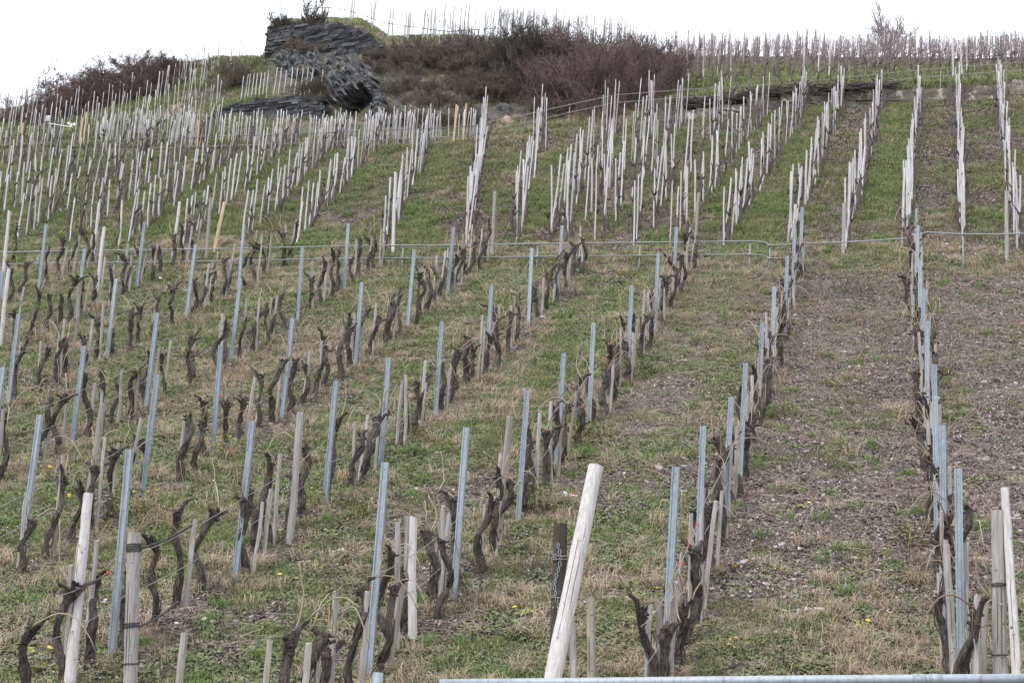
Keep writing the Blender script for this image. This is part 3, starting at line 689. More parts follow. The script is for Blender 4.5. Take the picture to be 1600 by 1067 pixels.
# ------------------------------------------------------------------ stakes
def stake_me(name, rg, m, r=.027, sides=6, taper=.85, bend=.012, jit=.10):
    mb = MB(); P = []; Rr = []
    ox = oy = 0
    for k in range(6):
        t = k/5; P.append((ox, oy, -.12+1.12*t)); Rr.append(r*(1-(1-taper)*t)); ox += rg.uniform(-bend, bend); oy += rg.uniform(-bend, bend)
    mb.tube(P, Rr, sides, jit, rg); top = len(mb.V)-sides
    for k in range(top, len(mb.V)): v = mb.V[k]; mb.V[k] = (v[0], v[1], v[2]+rg.uniform(-.012, .012))
    return mb.me(name, m)
rg = random.Random(23)
SK_low = [stake_me('vine_stake', rg, M['stake_grey'], .027) for _ in range(9)]
SK_up = [stake_me('tall_stake', rg, M['stake_pale'], rg.uniform(.019, .025), 6, rg.uniform(.8, .95), .011) for _ in range(12)]
SK_far = [stake_me('far_stakes', rg, M['stake_far'], rg.uniform(.019, .025), 5, rg.uniform(.8, .95), .012) for _ in range(8)]
SK_or = [stake_me('tall_stake', rg, M['stake_orange'], .028, 6, .95, .004) for _ in range(2)]
PO_grey = [stake_me('wooden_post', rg, M['post_grey'], .05, 9, .9, .014, .08) for _ in range(4)]
PO_pale = [stake_me('wooden_post', rg, M['pole_pale'], .05, 9, .85, .010, .05) for _ in range(3)]

# ------------------------------------------------------------------ grapevines of the lower vineyard
def vine_protos(rg):
    h = rg.uniform(.60, .95); mb = MB(); P = []; Rr = []; x = y = 0.; dx = rg.uniform(-.25, .25); dy = rg.uniform(-.2, .2); n = 13; r = rg.uniform(.030, .046)
    for k in range(n):
        t = k/(n-1); P.append((x, y, -.10+(h+.10)*t)); rr = r*(1.18-.5*t)*(1+rg.uniform(-.14, .14))
        if t > .78: rr *= 1.22
        Rr.append(rr); x += dx*h/n*(1 if k > 2 else .3); y += dy*h/n; dx = dx*.6+rg.uniform(-.45, .45)-x*3.2; dy = dy*.6+rg.uniform(-.4, .4)-y*3.2
    mb.tube(P, Rr, 9, .27, rg); head = Vector(P[-1])
    tips = [head]
    for _ in range(rg.choice([1, 1, 2, 2, 3])):
        a = rg.uniform(0, 6.28); L = rg.uniform(.06, .20); q = head+Vector((math.cos(a)*L, math.sin(a)*L, rg.uniform(-.02, .14)))
        b = Vector(P[-3]); mid = (head+q)/2+Vector((0, 0, rg.uniform(-.02, .02)))
        mb.tube([b, mid, q], [Rr[-1]*.8, Rr[-1]*.75, Rr[-1]*.5], 7, .25, rg); tips.append(q)
    # shaggy bark strips, and rough knobs on the head
    for _ in range(9):
        a = rg.uniform(0, 6.28); z_ = rg.uniform(-.10, .03); o_ = Vector((math.cos(a), math.sin(a), 0)); p = head+Vector((0, 0, z_))+o_*Rr[-1]*.6; q = p+o_*rg.uniform(.02, .05)+Vector((0, 0, rg.uniform(-.02, .04))); mb.tube([p, q], [rg.uniform(.012, .022), rg.uniform(.006, .012)], 5, .3, rg)
    for _ in range(9):
        k = rg.randrange(2, n-2); a = rg.uniform(0, 6.28); o_ = Vector((math.cos(a), math.sin(a), 0))
        p = Vector(P[k])+o_*Rr[k]*.95; q = Vector(P[max(0, k-2)])+o_*Rr[max(0, k-2)]*1.12; mb.tube([p, (p+q)/2+o_*.012, q], [.007, .008, .004], 4, .3, rg)
    tr = mb.me('trunk', M['bark'], False); canes = []
    for _ in range(rg.choice([1, 2, 2, 3, 3])):
        q = rg.choice(tips); mb = MB(); a = rg.uniform(0, 6.28); L = rg.uniform(.25, .55); u = rg.uniform(.12, .42); kind = rg.random()
        D = Vector((math.cos(a), math.sin(a), 0)); pts = []
        for k in range(9):
            t = k/8
            if kind < .6: p = q+D*(L*t)+Vector((0, 0, u*math.sin(t*2.5)*1.2-.25*t*t*(kind < .4)))
            else: p = q+D*(.12*L*t+.05*math.sin(4*t))+Vector((0, 0, (u+.15)*t))
            pts.append(p+Vector((rg.uniform(-.008, .008), rg.uniform(-.008, .008), 0)))
        mb.tube(pts, [.0068-.003*k/8 for k in range(9)], 5); canes.append(mb.me('cane', M['cane'], True))
    return tr, canes, h
rg = random.Random(41)
VP = [vine_protos(rg) for _ in range(18)]
nv = 0
row_vines = {}
for i in ROWS:
    y = (9.6 if i in (-1, -2, -3) else 11.6)+rg.uniform(0, .4); nvi = nst = 0
    while y < 34.3:
        y += rg.uniform(.42, .62)
        if rg.random() < .04: continue
        x = lowX(i)+rg.uniform(-.10, .10); z = hz(x, y)
        if any(abs(p[1]-y) < .14 for p in POSTS[i]): y += .2; z = hz(x, y)
        tr, canes, vh = rg.choice(VP); rz = rg.uniform(0, 6.28); s = rg.uniform(.88, 1.12)
        if in_view((x, y, z+.1), .6, -4):
            nvi += 1; nv += 1
            e = empty('grapevine', (x, y, z-.02), (rad(rg.uniform(-7, 5)), rad(rg.uniform(-6, 7)), rz)); e.scale = (s, s, s*rg.uniform(.9, 1.1))
            tag(e, 'gnarled dark grapevine, %s up the %s lower row from the right' % (ordw(nvi), lrow(i)), 'grapevine', 'gnarled vines of the lower vineyard')
            tk = obj('trunk', tr, e)
            for c in canes: obj('cane', c, tk)
        for rep_ in range(1+(rg.random() < (.3 if i >= 0 else .06))):
            if rep_ == 0 and rg.random() > .80: continue
            a = rg.uniform(0, 6.28); sx, sy = x+.07*math.cos(a)+.015, y+.05+.04*math.sin(a); sz = hz(sx, sy); hh = rg.choice([rg.uniform(.7, 1.0), rg.uniform(.85, 1.2)])
            if in_view((sx, sy, sz+.1), hh-.1, -3):
                nst += 1
                o = obj('vine_stake', rg.choice(SK_low), None, (sx, sy, sz), (rad(rg.uniform(-4, 4)), rad(rg.uniform(-3.5, 3.5)), rg.uniform(0, 6.28)), (rg.uniform(.8, 1.15), rg.uniform(.8, 1.15), hh))
                tag(o, 'short weathered stake, %s up the %s lower row from the right' % (ordw(nst), lrow(i)), 'stake', 'short stakes beside the lower vines')

# trellis wires of the lower rows, with red clips near the front
rg = random.Random(3)
for i in ROWS:
    ps = POSTS[i]
    for nm, fr_ in (('lower', .34), ('upper', .56)):
        mb = MB(); o = Vector((ps[0][0], ps[0][1], ps[0][2])); first = True; pts = []
        L = [(lowX(i), 12.0, hz(lowX(i), 12.0), 1.6)]+ps+[(lowX(i), 34.2, hz(lowX(i), 34.2), 1.3)]
        for a, b in zip(L, L[1:]):
            for k in range(4):
                t = k/4; pts.append((a[0]+(b[0]-a[0])*t-o.x+.032+rg.uniform(-.006, .006), a[1]+(b[1]-a[1])*t-o.y, a[2]+fr_*1.55+(b[2]-a[2])*t-.05*math.sin(math.pi*t)-o.z+rg.uniform(-.006, .006)))
        if not any(in_view(Vector(p)+o, 0, -5) for p in pts): continue
        mb.tube(pts, .0042, 4)
        wob = empty('trellis_wire', o); tag(wob, 'thin %s trellis wire strung along the %s lower vine row from the right' % (nm, lrow(i)), 'wire', 'wires of the lower trellis rows')
        strand = mb.build('wire_strand', M['wire'], wob)
        if nm == 'upper' and i in (1, 0, -1, -2, -3):
            for _ in range({0: 6, -1: 5, -2: 3, -3: 2, 1: 5}[i]):
                k = rg.randrange(2, 22); p = pts[k]; mb = MB(); mb.box((0, 0, 0), (.032, .008, .016)); mb.box((.011, 0, -.012), (.010, .007, .024)); mb.box((-.008, .004, .009), (.012, .009, .009))
                mb.build('red_clip', M['red'], strand, False, loc=p, rot=(rg.uniform(-.4, .4), rg.uniform(-.6, .6), rg.uniform(-.6, .6)))

# ------------------------------------------------------------------ front end posts
def front_pole(name, label, bpx, tpx, y, r0_, r1_, mat, ytop=None, cracks=0, seed=1, sides=16, foot=.45):
    rg = random.Random(seed); a = at(*bpx, y); b = at(*tpx, ytop or y); root = empty(name, a); tag(root, label, 'post')
    d = Vector(b-a); mb = MB(); n = 14; P = []; Rr = []
    for k in range(n):
        t = -foot/d.length+(1+foot/d.length)*k/(n-1); q = d*t; P.append((q.x+rg.uniform(-.003, .003), q.y, q.z)); Rr.append((r0_+(r1_-r0_)*max(0, t))*(1+rg.uniform(-.02, .02)))
    mb.tube(P, Rr, sides, .03, rg); m = mb.build('pole', mat, root, False)
    dn = d.normalized(); nr = Vector((.15, -1, 0)); nr = (nr-dn*nr.dot(dn)).normalized(); sd_ = dn.cross(nr)
    for c in range(cracks):                             # drying cracks: thin dark slivers let into the face
        th = rg.uniform(-.5, .5); u = nr*math.cos(th)+sd_*math.sin(th); t0 = rg.uniform(.05, .3); t1 = t0+rg.uniform(.3, .5); mb = MB(); pts = []
        for k in range(9):
            t = t0+(t1-t0)*k/8; pts.append(d*t+u*((r0_+(r1_-r0_)*t)*.997)+sd_*rg.uniform(-.0015, .0015))
        mb.tube(pts, [.0006]+[.0022]*7+[.0006], 4); mb.build('crack', M['post_black'], root)
    for c in range(4 if cracks else 0):
        th = rg.uniform(-.8, .8); u = nr*math.cos(th)+sd_*math.sin(th); t = rg.uniform(.1, .9); mb = MB(); q = d*t+u*(r0_+(r1_-r0_)*t); mb.tube([q-u*.004, q+u*.002], [.013, .008], 8); mb.build('knot', M['post_grey'], root)
    return root, d, nr, sd_
def wrap(root, c, d, r, turns, mat, wr=.006, name='wire_wrap', seed=0):
    rg = random.Random(seed); dn = d.normalized(); a = dn.orthogonal().normalized(); b = dn.cross(a); mb = MB(); n = int(14*turns); pts = []
    for k in range(n+1):
        th = 2*math.pi*turns*k/n; pts.append(Vector(c)+dn*(.014*(k/n*turns)-.01+rg.uniform(-.003, .003))+(a*math.cos(th)+b*math.sin(th))*(r+wr*.8))
    mb.tube(pts, wr, 5); return mb.build(name, mat, root)
def twist(root, p, q, mat, r=.006, name='twisted_wire', seed=0, sag=.03):
    rg = random.Random(seed); p = Vector(p); q = Vector(q); d = q-p; dn = d.normalized(); a = dn.orthogonal().normalized(); b = dn.cross(a); mb = MB()
    for ph in (0, 2.1, 4.2):
        n = 44; pts = []
        for k in range(n+1):
            t = k/n; th = ph+t*d.length*42; pts.append(p+d*t-Vector((0, 0, sag*math.sin(math.pi*t)))+(a*math.cos(th)+b*math.sin(th))*r*1.3)
        mb.tube(pts, r*.62, 4)
    return mb.build(name, mat, root)
root, d, nr, sd_ = front_pole('wooden_post', 'thick grey round end post bound with twisted wire at bottom left', (203, 1075), (210, 832), 12.4, .058, .055, M['post_grey'], cracks=3, seed=2)
for f, tn in ((.90, 3), (.88, 2), (.39, 3), (.155, 1.1)): wrap(root, d*f, d, .057, tn, M['rustwire'], .006, seed=int(f*100))
o = Vector(root.location)
twist(root, d*.9+Vector((.055, 0, 0)), Vector(at(300, 820, 14.2))-o, M['rustwire'], .008, seed=4)
twist(root, d*.39+Vector((.055, 0, 0)), Vector(at(277, 940, 13.6))-o, M['rustwire'], .007, seed=5)
front_pole('wooden_post', 'tall pale pole leaning right beside a steel post at bottom left', (108, 1075), (138, 771), 12.35, .050, .040, M['pole_pale'], 12.6, 1, 6)
front_pole('wooden_pole', 'big pale debarked pole leaning right at bottom centre', (860, 1078), (931, 728), 12.1, .068, .060, M['pole_pale'], 12.5, 2, 9, 20)
root, d, nr, sd_ = front_pole('wooden_post', 'blackened split wooden post with chain behind the leaning pale pole', (869, 1078), (876, 818), 12.75, .062, .056, M['post_black'], cracks=2, seed=12, sides=9)
for f in (.80, .78, .55): wrap(root, d*f, d, .061, 1.6, M['wire'], .005, seed=int(f*50))
mb = MB()
for k in range(12):                                    # hanging chain links
    c = d*(.86-.036*k)+nr*.064+sd_*(.02*math.sin(k*.7)-.012); ax = sd_ if k % 2 else (nr*.6+sd_*.8); pts = [c+d.normalized()*(.021*math.cos(t*math.pi/4))+ax*(.011*math.sin(t*math.pi/4)) for t in range(9)]; mb.tube(pts, .0034, 5)
mb.build('chain', M['zinc'], root)
root, d, nr, sd_ = front_pole('wooden_post', 'grey squared post with wire ring at bottom right corner', (1563, 1080), (1559, 797), 12.6, .056, .052, M['post_grey'], cracks=2, seed=15, sides=7)
wrap(root, d*.58, d, .056, 2, M['rustwire'], .005, seed=3); wrap(root, d*.2, d, .056, 1.1, M['rustwire'], .005, seed=8)
front_pole('wooden_post', 'pale split stake leaning on the grey post at bottom right corner', (1590, 1080), (1570, 762), 12.45, .038, .030, M['pole_pale'], 12.6, 1, 18, 7)
front_pole('wooden_post', 'narrow mossy grey stake in the bottom right vine row', (1493, 1075), (1478, 850), 13.0, .034, .028, M['post_grey'], 13.1, 1, 21, 8)
front_pole('wooden_post', 'short grey stub stake cut by the bottom edge at left', (279, 1075), (288, 988), 12.55, .034, .032, M['stake_grey'], None, 0, 22, 8)
front_pole('wooden_post', 'upright grey stake between leaning pale pole and steel post', (924, 1075), (923, 934), 12.9, .036, .034, M['stake_grey'], None, 1, 25, 8)
front_pole('wooden_post', 'pair stake just right of the leaning pale pole foot', (896, 1075), (893, 965), 12.8, .03, .028, M['stake_grey'], None, 0, 26, 7)
# thicker wooden posts standing among the lower vines
for n_, (bpx, tpx, pale, lab) in enumerate([((135, 815), (160, 632), 0, 'stout grey weathered post left of the steel posts at lower left'), ((452, 850), (470, 645), 0, 'stout cracked grey post in the third row of steel posts from bottom left'),
        ((778, 850), (796, 652), 0, 'stout brownish post beside the vines left of the leaning pole'), ((690, 950), (692, 815), 0, 'stout short grey post among vines near the bottom centre'), ((645, 1000), (645, 808), 1, 'pale upright stake standing alone near the bottom centre'),
        ((2, 470), (14, 330), 1, 'pale thick post at the left edge above the handrail'), ((0, 545), (14, 420), 1, 'second pale thick post lower at the left edge'), ((145, 405), (155, 318), 1, 'pale thick post at the handrail, left of the pair'),
        ((152, 458), (163, 355), 1, 'pale thick post below the handrail at left'), ((270, 404), (281, 316), 1, 'pale thick post at the handrail left of the tan one'), ((322, 405), (330, 310), 0, 'grey thick post at the handrail beside the tan stake'),
        ((768, 400), (774, 299), 0, 'lone thick grey post at the handrail right of the white stake row'), ((1086, 385), (1091, 302), 0, 'thick grey post closing a tall stake row at the handrail'), ((1236, 395), (1243, 320), 1, 'thick pale post at the handrail below the middle stake row'),
        ((614, 398), (618, 270), 1, 'thick white post closing the stake row left of the gap'), ((1573, 410), (1573, 300), 0, 'thick grey post at right edge by the handrail'), ((1318, 400), (1321, 318), 0, 'thick grey post foot of a tall stake row right of centre')]):
    p = ground_hit(*bpx)
    t = at(*tpx, p[1]); L = t-p; hgt = float(np.linalg.norm(L)); me = rg.choice(PO_pale if pale else PO_grey)
    o = obj('wooden_post', me, None, p, Vector(L).to_track_quat('Z', 'Y').to_euler(), (.85, .85, hgt)); tag(o, lab, 'post')
p = ground_hit(334, 398); t = at(351, 316, p[1]); L = t-p
tag(obj('wooden_post', SK_or[0], None, p, Vector(L).to_track_quat('Z', 'Y').to_euler(), (1.5, 1.5, float(np.linalg.norm(L)))), 'bright tan leaning stake behind the handrail at left', 'post')
# ------------------------------------------------------------------ tall stakes and vines of the upper slope
def upX(k, y): return X0+1.2*k+drift(k)*(y-35.)
def px_of(p): return float(project(np.array(p))[0][0])
rg = random.Random(77); cand = []; vcand = []
def up_vine(rg):
    mb = MB(); h = rg.uniform(.45, .8); P = []; Rr = []; x = y = 0.
    for k in range(7): P.append((x, y, -.06+(h+.06)*k/6)); Rr.append(.036*(1.2-.5*k/6)*rg.uniform(.85, 1.2)); x += rg.uniform(-.035, .035); y += rg.uniform(-.035, .035)
    mb.tube(P, Rr, 6, .2, rg)
    for _ in range(3):
        a = rg.uniform(0, 6.28); q = Vector(P[-1]); D = Vector((math.cos(a)*.12, math.sin(a)*.12, rg.uniform(.05, .22))); mb.tube([q-Vector((0, 0, .03)), q+D*.6, q+D], [.022, .014, .007], 4)
    return mb.me('grapevine', M['far_bark'])
UV = [up_vine(rg) for _ in range(8)]
for n_, k in enumerate(UPK):
    y = 35.0+rg.uniform(.0, .5)
    while True:
        y += (rg.uniform(.42, .64) if k > -2.8 else rg.uniform(.46, .86) if k > -5.8 else rg.uniform(.32, .5) if k > -7 else rg.uniform(.38, .58)) if y < 46 else rg.uniform(.34, .62)
        x = upX(k, y)+rg.gauss(0, .045 if not -5.8 < k < -2.8 else .10); yw = float(yW(x)); px = px_of((x, y, hz(x, y)))
        lim = yw-.25
        if px < 345: lim = yw+12.5 if px > 60 else yw+11
        elif px < 505: lim = yw+1.8
        elif px < 640: lim = yw+1.4
        if y > lim or y > 64: break
        if abs(y-yw) < .3: continue
        z = hz(x, y); hh = (rg.uniform(1.3, 1.6) if k > -2.8 else rg.uniform(1.45, 2.0) if k > -5.8 else rg.uniform(1.6, 1.95) if k > -7 else rg.uniform(1.25, 1.6) if k > -9 else rg.uniform(1.05, 1.4))*(1.25 if y < 37 and k in (-.36, .73, 1.82) else 1) if y < yw else rg.uniform(1.0, 1.45)
        if y > yw and 345 < px < 640: hh = rg.uniform(.9, 1.15)
        if in_view((x, y, z), hh, -2): cand.append([x, y, z, hh, n_])
        if rg.random() < .97 and y < yw+3:
            vx, vy = x+rg.uniform(-.1, .1), y+rg.uniform(-.05, .12)
            if in_view((vx, vy, hz(vx, vy)), .6, -2): vcand.append([vx, vy, hz(vx, vy), n_])
# further stakes standing thick along the upper rail
for _ in range(30):
    px = rg.uniform(290, 408); y = rg.uniform(56, 61); p = at(px, 100, y); cand.append([p[0], y, hz(p[0], y), rg.uniform(1.0, 1.4), -2])
for _ in range(170):
    px = rg.uniform(150, 640); y = float(yW(at(px, 220, 46)[0]))+rg.uniform(.3, 1.7 if px > 330 else 3.); p = at(px, 215, y); z = hz(p[0], y); cand.append([p[0], y, z, rg.uniform(.9, 1.2), -1])
for _ in range(34):
    px = rg.uniform(640, 745); y = float(yW(at(px, 215, 47)[0]))+rg.uniform(.2, .9); p = at(px, 215, y); z = hz(p[0], y); cand.append([p[0], y, z, rg.uniform(.85, 1.15), -1])
# stakes on the plateau behind crag and brush
for px0, y0, n_, dv in [(545, 60, 9, 4), (577, 60, 9, 4), (607, 60.5, 9, 4), (635, 60.5, 11, 5), (663, 61, 11, 6)]:
    for q in range(n_):
        y = y0+q*.75; p = at(px0+q*.6+rg.uniform(-dv, dv), 45, y); cand.append([p[0], y, hz(p[0], y), rg.uniform(1.3, 1.75), -2])
for _ in range(250):
    px = rg.uniform(665, 990); y = rg.uniform(61, 69); p = at(px, 60, y); cand.append([p[0], y, hz(p[0], y), rg.uniform(1.4, 2.0), -2])
for _ in range(40):
    px = rg.uniform(-10, 75); y = rg.uniform(54, 57); p = at(px, 178, y); cand.append([p[0], y, hz(p[0], y), rg.uniform(.9, 1.4), -2])
cand.sort(key=lambda c: c[1])
single = cand[:300]; rest = cand[300:]
byrow = {}
for c in single: byrow.setdefault(c[4], []).append(c)
gi = 0
for n_, L in byrow.items():
    L.sort(key=lambda c: c[1])
    for q, c in enumerate(L):
        o = obj('tall_stake', rg.choice(SK_up), None, c[:3], (rad(rg.gauss(0, 2)), rad(rg.gauss(0, 1.9)), rg.uniform(0, 6.28)), (rg.uniform(.85, 1.25),)*2+(c[3],))
        if n_ >= 0: lab = 'tall pale stake, %s up the %s upper row from the right' % (ordw(q+1), ordw(n_+1))
        else: gi += 1; lab = 'pale stake standing among others at the upper rail'
        tag(o, lab, 'stake', 'tall pale stakes of the upper slope')
def join_tris(items, meshes):
    data = []
    for me in meshes:
        v = np.zeros(len(me.vertices)*3); me.vertices.foreach_get('co', v); me.calc_loop_triangles(); t = np.zeros(len(me.loop_triangles)*3, np.int32); me.loop_triangles.foreach_get('vertices', t); data.append((v.reshape(-1, 3), t.reshape(-1, 3)))
    Vs = []; Fs = []; k = 0
    for (x, y, z, rot, scl) in items:
        v, t = data[rg.randrange(len(data))]; Mx = np.array(Euler(rot).to_matrix()); Vs.append((v*np.array(scl))@Mx.T+np.array([x, y, z])); Fs.append(t+k); k += len(v)
    return np.concatenate(Vs), np.concatenate(Fs)
V_, F_ = join_tris([(c[0], c[1], c[2], (rad(rg.uniform(-2.5, 2.5)), rad(rg.uniform(-3, 3)), rg.uniform(0, 6.28)), (rg.uniform(.62, .92),)*2+(c[3],)) for c in rest], SK_far)
me = mesh_np('far_stakes', V_, F_); setmat(me, M['stake_far']); tag(obj('far_stakes', me), 'mass of thin pale vine stakes covering the far upper slope', 'stakes', kind='stuff')
for (px, v, y, h_) in [(127, 205, 47, .75), (134, 195, 47.4, .9), (350-42, 232, 46.3, .7), (222, 212, 46.8, .8), (709, 222, 46.9, .95), (724, 220, 47.1, .95), (33, 223, 46.9, .6)]:
    p = at(px, v, y); tag(obj('tan_stake', SK_or[1], None, (p[0], y, hz(p[0], y)), (0, rad(rg.uniform(-2, 4)), 0), (1, 1, h_+.3)), 'new tan wooden stake, %s from the left behind the upper rail' % ordw(1+sum(t_ < px for t_ in (33, 127, 134, 222, 308, 709, 724))), 'stake', 'tan stakes at the upper rail')
vcand.sort(key=lambda c: c[1]); nu = 0; byrow = {}
for c in vcand[:nu]: byrow.setdefault(c[3], []).append(c)
for n_, L in byrow.items():
    for q, c in enumerate(sorted(L, key=lambda c: c[1])):
        o = obj('grapevine', rg.choice(UV), None, (c[0], c[1], c[2]-.02), (rad(rg.uniform(-9, 9)), rad(rg.uniform(-9, 9)), rg.uniform(0, 6.28)), rg.uniform(.85, 1.2))
        tag(o, 'small dark vine stock, %s up the %s upper row from the right' % (ordw(q+1), ordw(n_+1)), 'grapevine', 'vine stocks between the tall stakes')
if len(vcand) > nu:
    V_, F_ = join_tris([(c[0], c[1], c[2]-.02, (rad(rg.uniform(-9, 9)), rad(rg.uniform(-9, 9)), rg.uniform(0, 6.28)), (rg.uniform(.85, 1.2),)*3) for c in vcand[nu:]], UV)
    me = mesh_np('far_vines', V_, F_); setmat(me, M['far_bark']); tag(obj('far_vines', me), 'far dark vine stocks at the feet of the upper stakes', 'vines', kind='stuff')
# short row of stakes on the crag terrace
for q, zx in enumerate((410, 440, 468, 497, 530, 560, 590, 622, 678, 718, 765, 815, 855, 905, 940, 978, 1075)):
    px = 300+zx/5.333; p = at(px, 150-(q/17)*8, 52.6-.4*q/17); z = hz(p[0], p[1]); hh = rg.uniform(.95, 1.1)
    tag(obj('tall_stake', rg.choice(SK_up), None, (p[0], p[1], z), (0, rad(rg.uniform(0, 4)), 0), (.95, .95, hh)), 'pale stake, %s from the left on the terrace above the dark slate wall' % ordw(q+1), 'stake', 'stakes on the terrace below the crag')

# ------------------------------------------------------------------ bare shrubs and trees
def woody(rg, h, spread, stems, kids=(5, 6, 5), r=.02, lean=(0, 0), droop=.0, rmin=.0045, base_r=.25, segs=3, upb=.25):
    g = np.random.default_rng(rg.randrange(10**6)); lv = []
    n = stems; P = np.stack([g.normal(0, base_r, n), g.normal(0, base_r, n), np.full(n, -.1)], -1)
    D = np.stack([g.normal(lean[0], spread, n), g.normal(lean[1], spread, n), np.ones(n)], -1); L = h*g.uniform(.45, .75, n); Rr = np.full(n, r)
    for lev in range(len(kids)+1):
        D = D/np.linalg.norm(D, axis=1, keepdims=True); A = []; p = P.copy(); d = D.copy(); pts = [p]; ds = [d]
        for s in range(segs):
            q = p+d*(L/segs)[:, None]; A.append((p, q, np.maximum(Rr*(1-.55*s/segs), rmin), np.maximum(Rr*(1-.55*(s+1)/segs), rmin*.8)))
            p = q; d = d+g.normal(0, .16, d.shape)+np.array([0, 0, .08-droop]); d /= np.linalg.norm(d, axis=1, keepdims=True); pts.append(p); ds.append(d)
        lv.append(tuple(np.concatenate([a[k] for a in A]) for k in range(4)))
        if lev == len(kids): break
        k = kids[lev]; idx = np.repeat(np.arange(len(P)), k); t = g.uniform(.25, 1., len(idx))*segs; s0 = np.minimum(t.astype(int), segs-1); f = (t-s0)[:, None]
        pts = np.array(pts); ds = np.array(ds); P = pts[s0, idx]*(1-f)+pts[s0+1, idx]*f
        D = ds[s0, idx]+g.normal(0, .55, (len(idx), 3))+np.array([0, 0, upb]); L = L[idx]*g.uniform(.35, .65, len(idx)); Rr = Rr[idx]*.55
    return lv
def woody_meshes(nm, lv, mat, split=2):
    out = []
    for part, A in (('stems', lv[:split]), ('twigs', lv[split:])):
        a = [np.concatenate([l[k] for l in A]) for k in range(4)]; V_, F_ = prisms(*a); me = mesh_np(nm+'_'+part, V_, F_); setmat(me, mat); out.append(me)
    return out
rg = random.Random(101)
SH = {'purple': [woody_meshes('shrub', woody(rg, 1.9, .5, 16, (5, 6, 6), .022), M['twig_purple']) for _ in range(3)],
      'olive': [woody_meshes('shrub', woody(rg, 2.0, .38, 18, (5, 6, 6), .024), M['twig_olive']) for _ in range(2)],
      'hedge': [woody_meshes('shrub', woody(rg, 1.25, .8, 30, (5, 5, 5), .014, upb=.15, base_r=.5), M['twig_purple']) for _ in range(3)],
      'scrub': [woody_meshes('shrub', woody(rg, 1.0, .75, 22, (5, 5, 5), .012, upb=.1), M['twig_brown']) for _ in range(3)]}
shr = []
def shrub(px, v, kind, s, lab, y=None, sx=1.):
    p = ground_hit(px, v, 46.5) if y is None else at(px, v, y)
    if p is None: return
    x, yy = p[0], p[1]; z = hz(x, yy); e = empty('shrub', (x, yy, z-.05), (0, 0, rg.uniform(0, 6.28))); e.scale = (s*sx, s*sx, s)
    tag(e, lab, 'shrub', 'bare shrubs on the upper banks'); st, tw = rg.choice(SH[kind]); obj('stems', st, e); obj('twigs', tw, e)
BIG = [(815, 140, 'olive', 1.32, 'tall dark olive bare shrub at the middle of the brush bank'), (850, 132, 'olive', 1.1, 'dark olive shrub leaning right of the tallest one'), (790, 125, 'olive', .95, 'smaller dark shrub just left of the tallest one'),
       (880, 178, 'purple', 1.05, 'reddish purple shrub low in front of the dark tall shrub'), (925, 172, 'purple', 1.2, 'broad purple brown shrub right of the dark tall shrub'), (968, 165, 'purple', 1.3, 'largest purple brown shrub in the right half of the bank'),
       (1010, 152, 'purple', 1.15, 'purple shrub near the right end of the brush bank'), (1035, 142, 'purple', .85, 'last small purple shrub at the right end of the brush'), (945, 130, 'purple', 1.1, 'purple shrub high behind the broad one'), (985, 118, 'purple', 1.0, 'purple shrub high at the right, below the plateau stakes'),
       (900, 120, 'purple', 1.1, 'purple shrub high behind, next to the dark tall shrub'), (860, 165, 'purple', .9, 'low purple shrub under the dark tall shrub'), (1000, 172, 'purple', .85, 'low purple shrub close to the handrail'), (940, 188, 'purple', .7, 'lowest purple shrub at the foot of the bank'), (760, 105, 'purple', .8, 'purple shrub on the bank left of the tall dark one'), (728, 98, 'purple', .75, 'small purple shrub below the plateau handrail'),
       (868, 112, 'olive', .75, 'dark shrub at the skyline right of centre'), (830, 105, 'olive', .95, 'dark shrub at the skyline in the middle'), (1030, 118, 'purple', .7, 'sparse purple shrub by the top vineyard corner')]
BIG += [(905, 150, 'purple', 1.1, 'round purple shrub in the middle of the right half of the bank'), (955, 145, 'purple', 1.15, 'full purple shrub behind the largest one'), (990, 140, 'purple', 1.05, 'full purple shrub right of the largest one'), (840, 160, 'olive', .9, 'dark shrub low under the tallest one'), (780, 150, 'scrub', 1.3, 'wide brown scrub left of the tallest shrub'), (745, 125, 'scrub', 1.3, 'wide brown scrub high on the bank left of centre'), (700, 110, 'scrub', 1.3, 'wide brown scrub below the plateau rail'), (655, 105, 'scrub', 1.25, 'wide brown scrub right of the crag top'), (890, 135, 'purple', 1.15, 'purple shrub close right of the tallest shrub'), (1020, 130, 'purple', .95, 'purple shrub just before the top vineyard corner')]
for b in BIG: shrub(*b[:4], b[4], sx=1.1)
SC = [(600, 118), (625, 108), (650, 120), (675, 105), (700, 118), (640, 140), (670, 150), (700, 142), (725, 130), (750, 142), (615, 150), (735, 155), (760, 160), (590, 98), (620, 90), (660, 88), (700, 90), (740, 112), (772, 140), (685, 168), (720, 175), (800, 160), (650, 165), (480, 150), (512, 160), (505, 180), (462, 84), (480, 94), (585, 100), (575, 112), (360, 140), (372, 125), (385, 135), (600, 185), (630, 195), (660, 198), (845, 185), (690, 198), (735, 196)]
for q, (px, v) in enumerate(sorted(SC)):
    shrub(px, v, 'scrub', rg.uniform(.65, 1.0), 'low grey brown scrub bush, %s from the left on the rocky bank' % ordw(q+1), sx=rg.uniform(.9, 1.3))
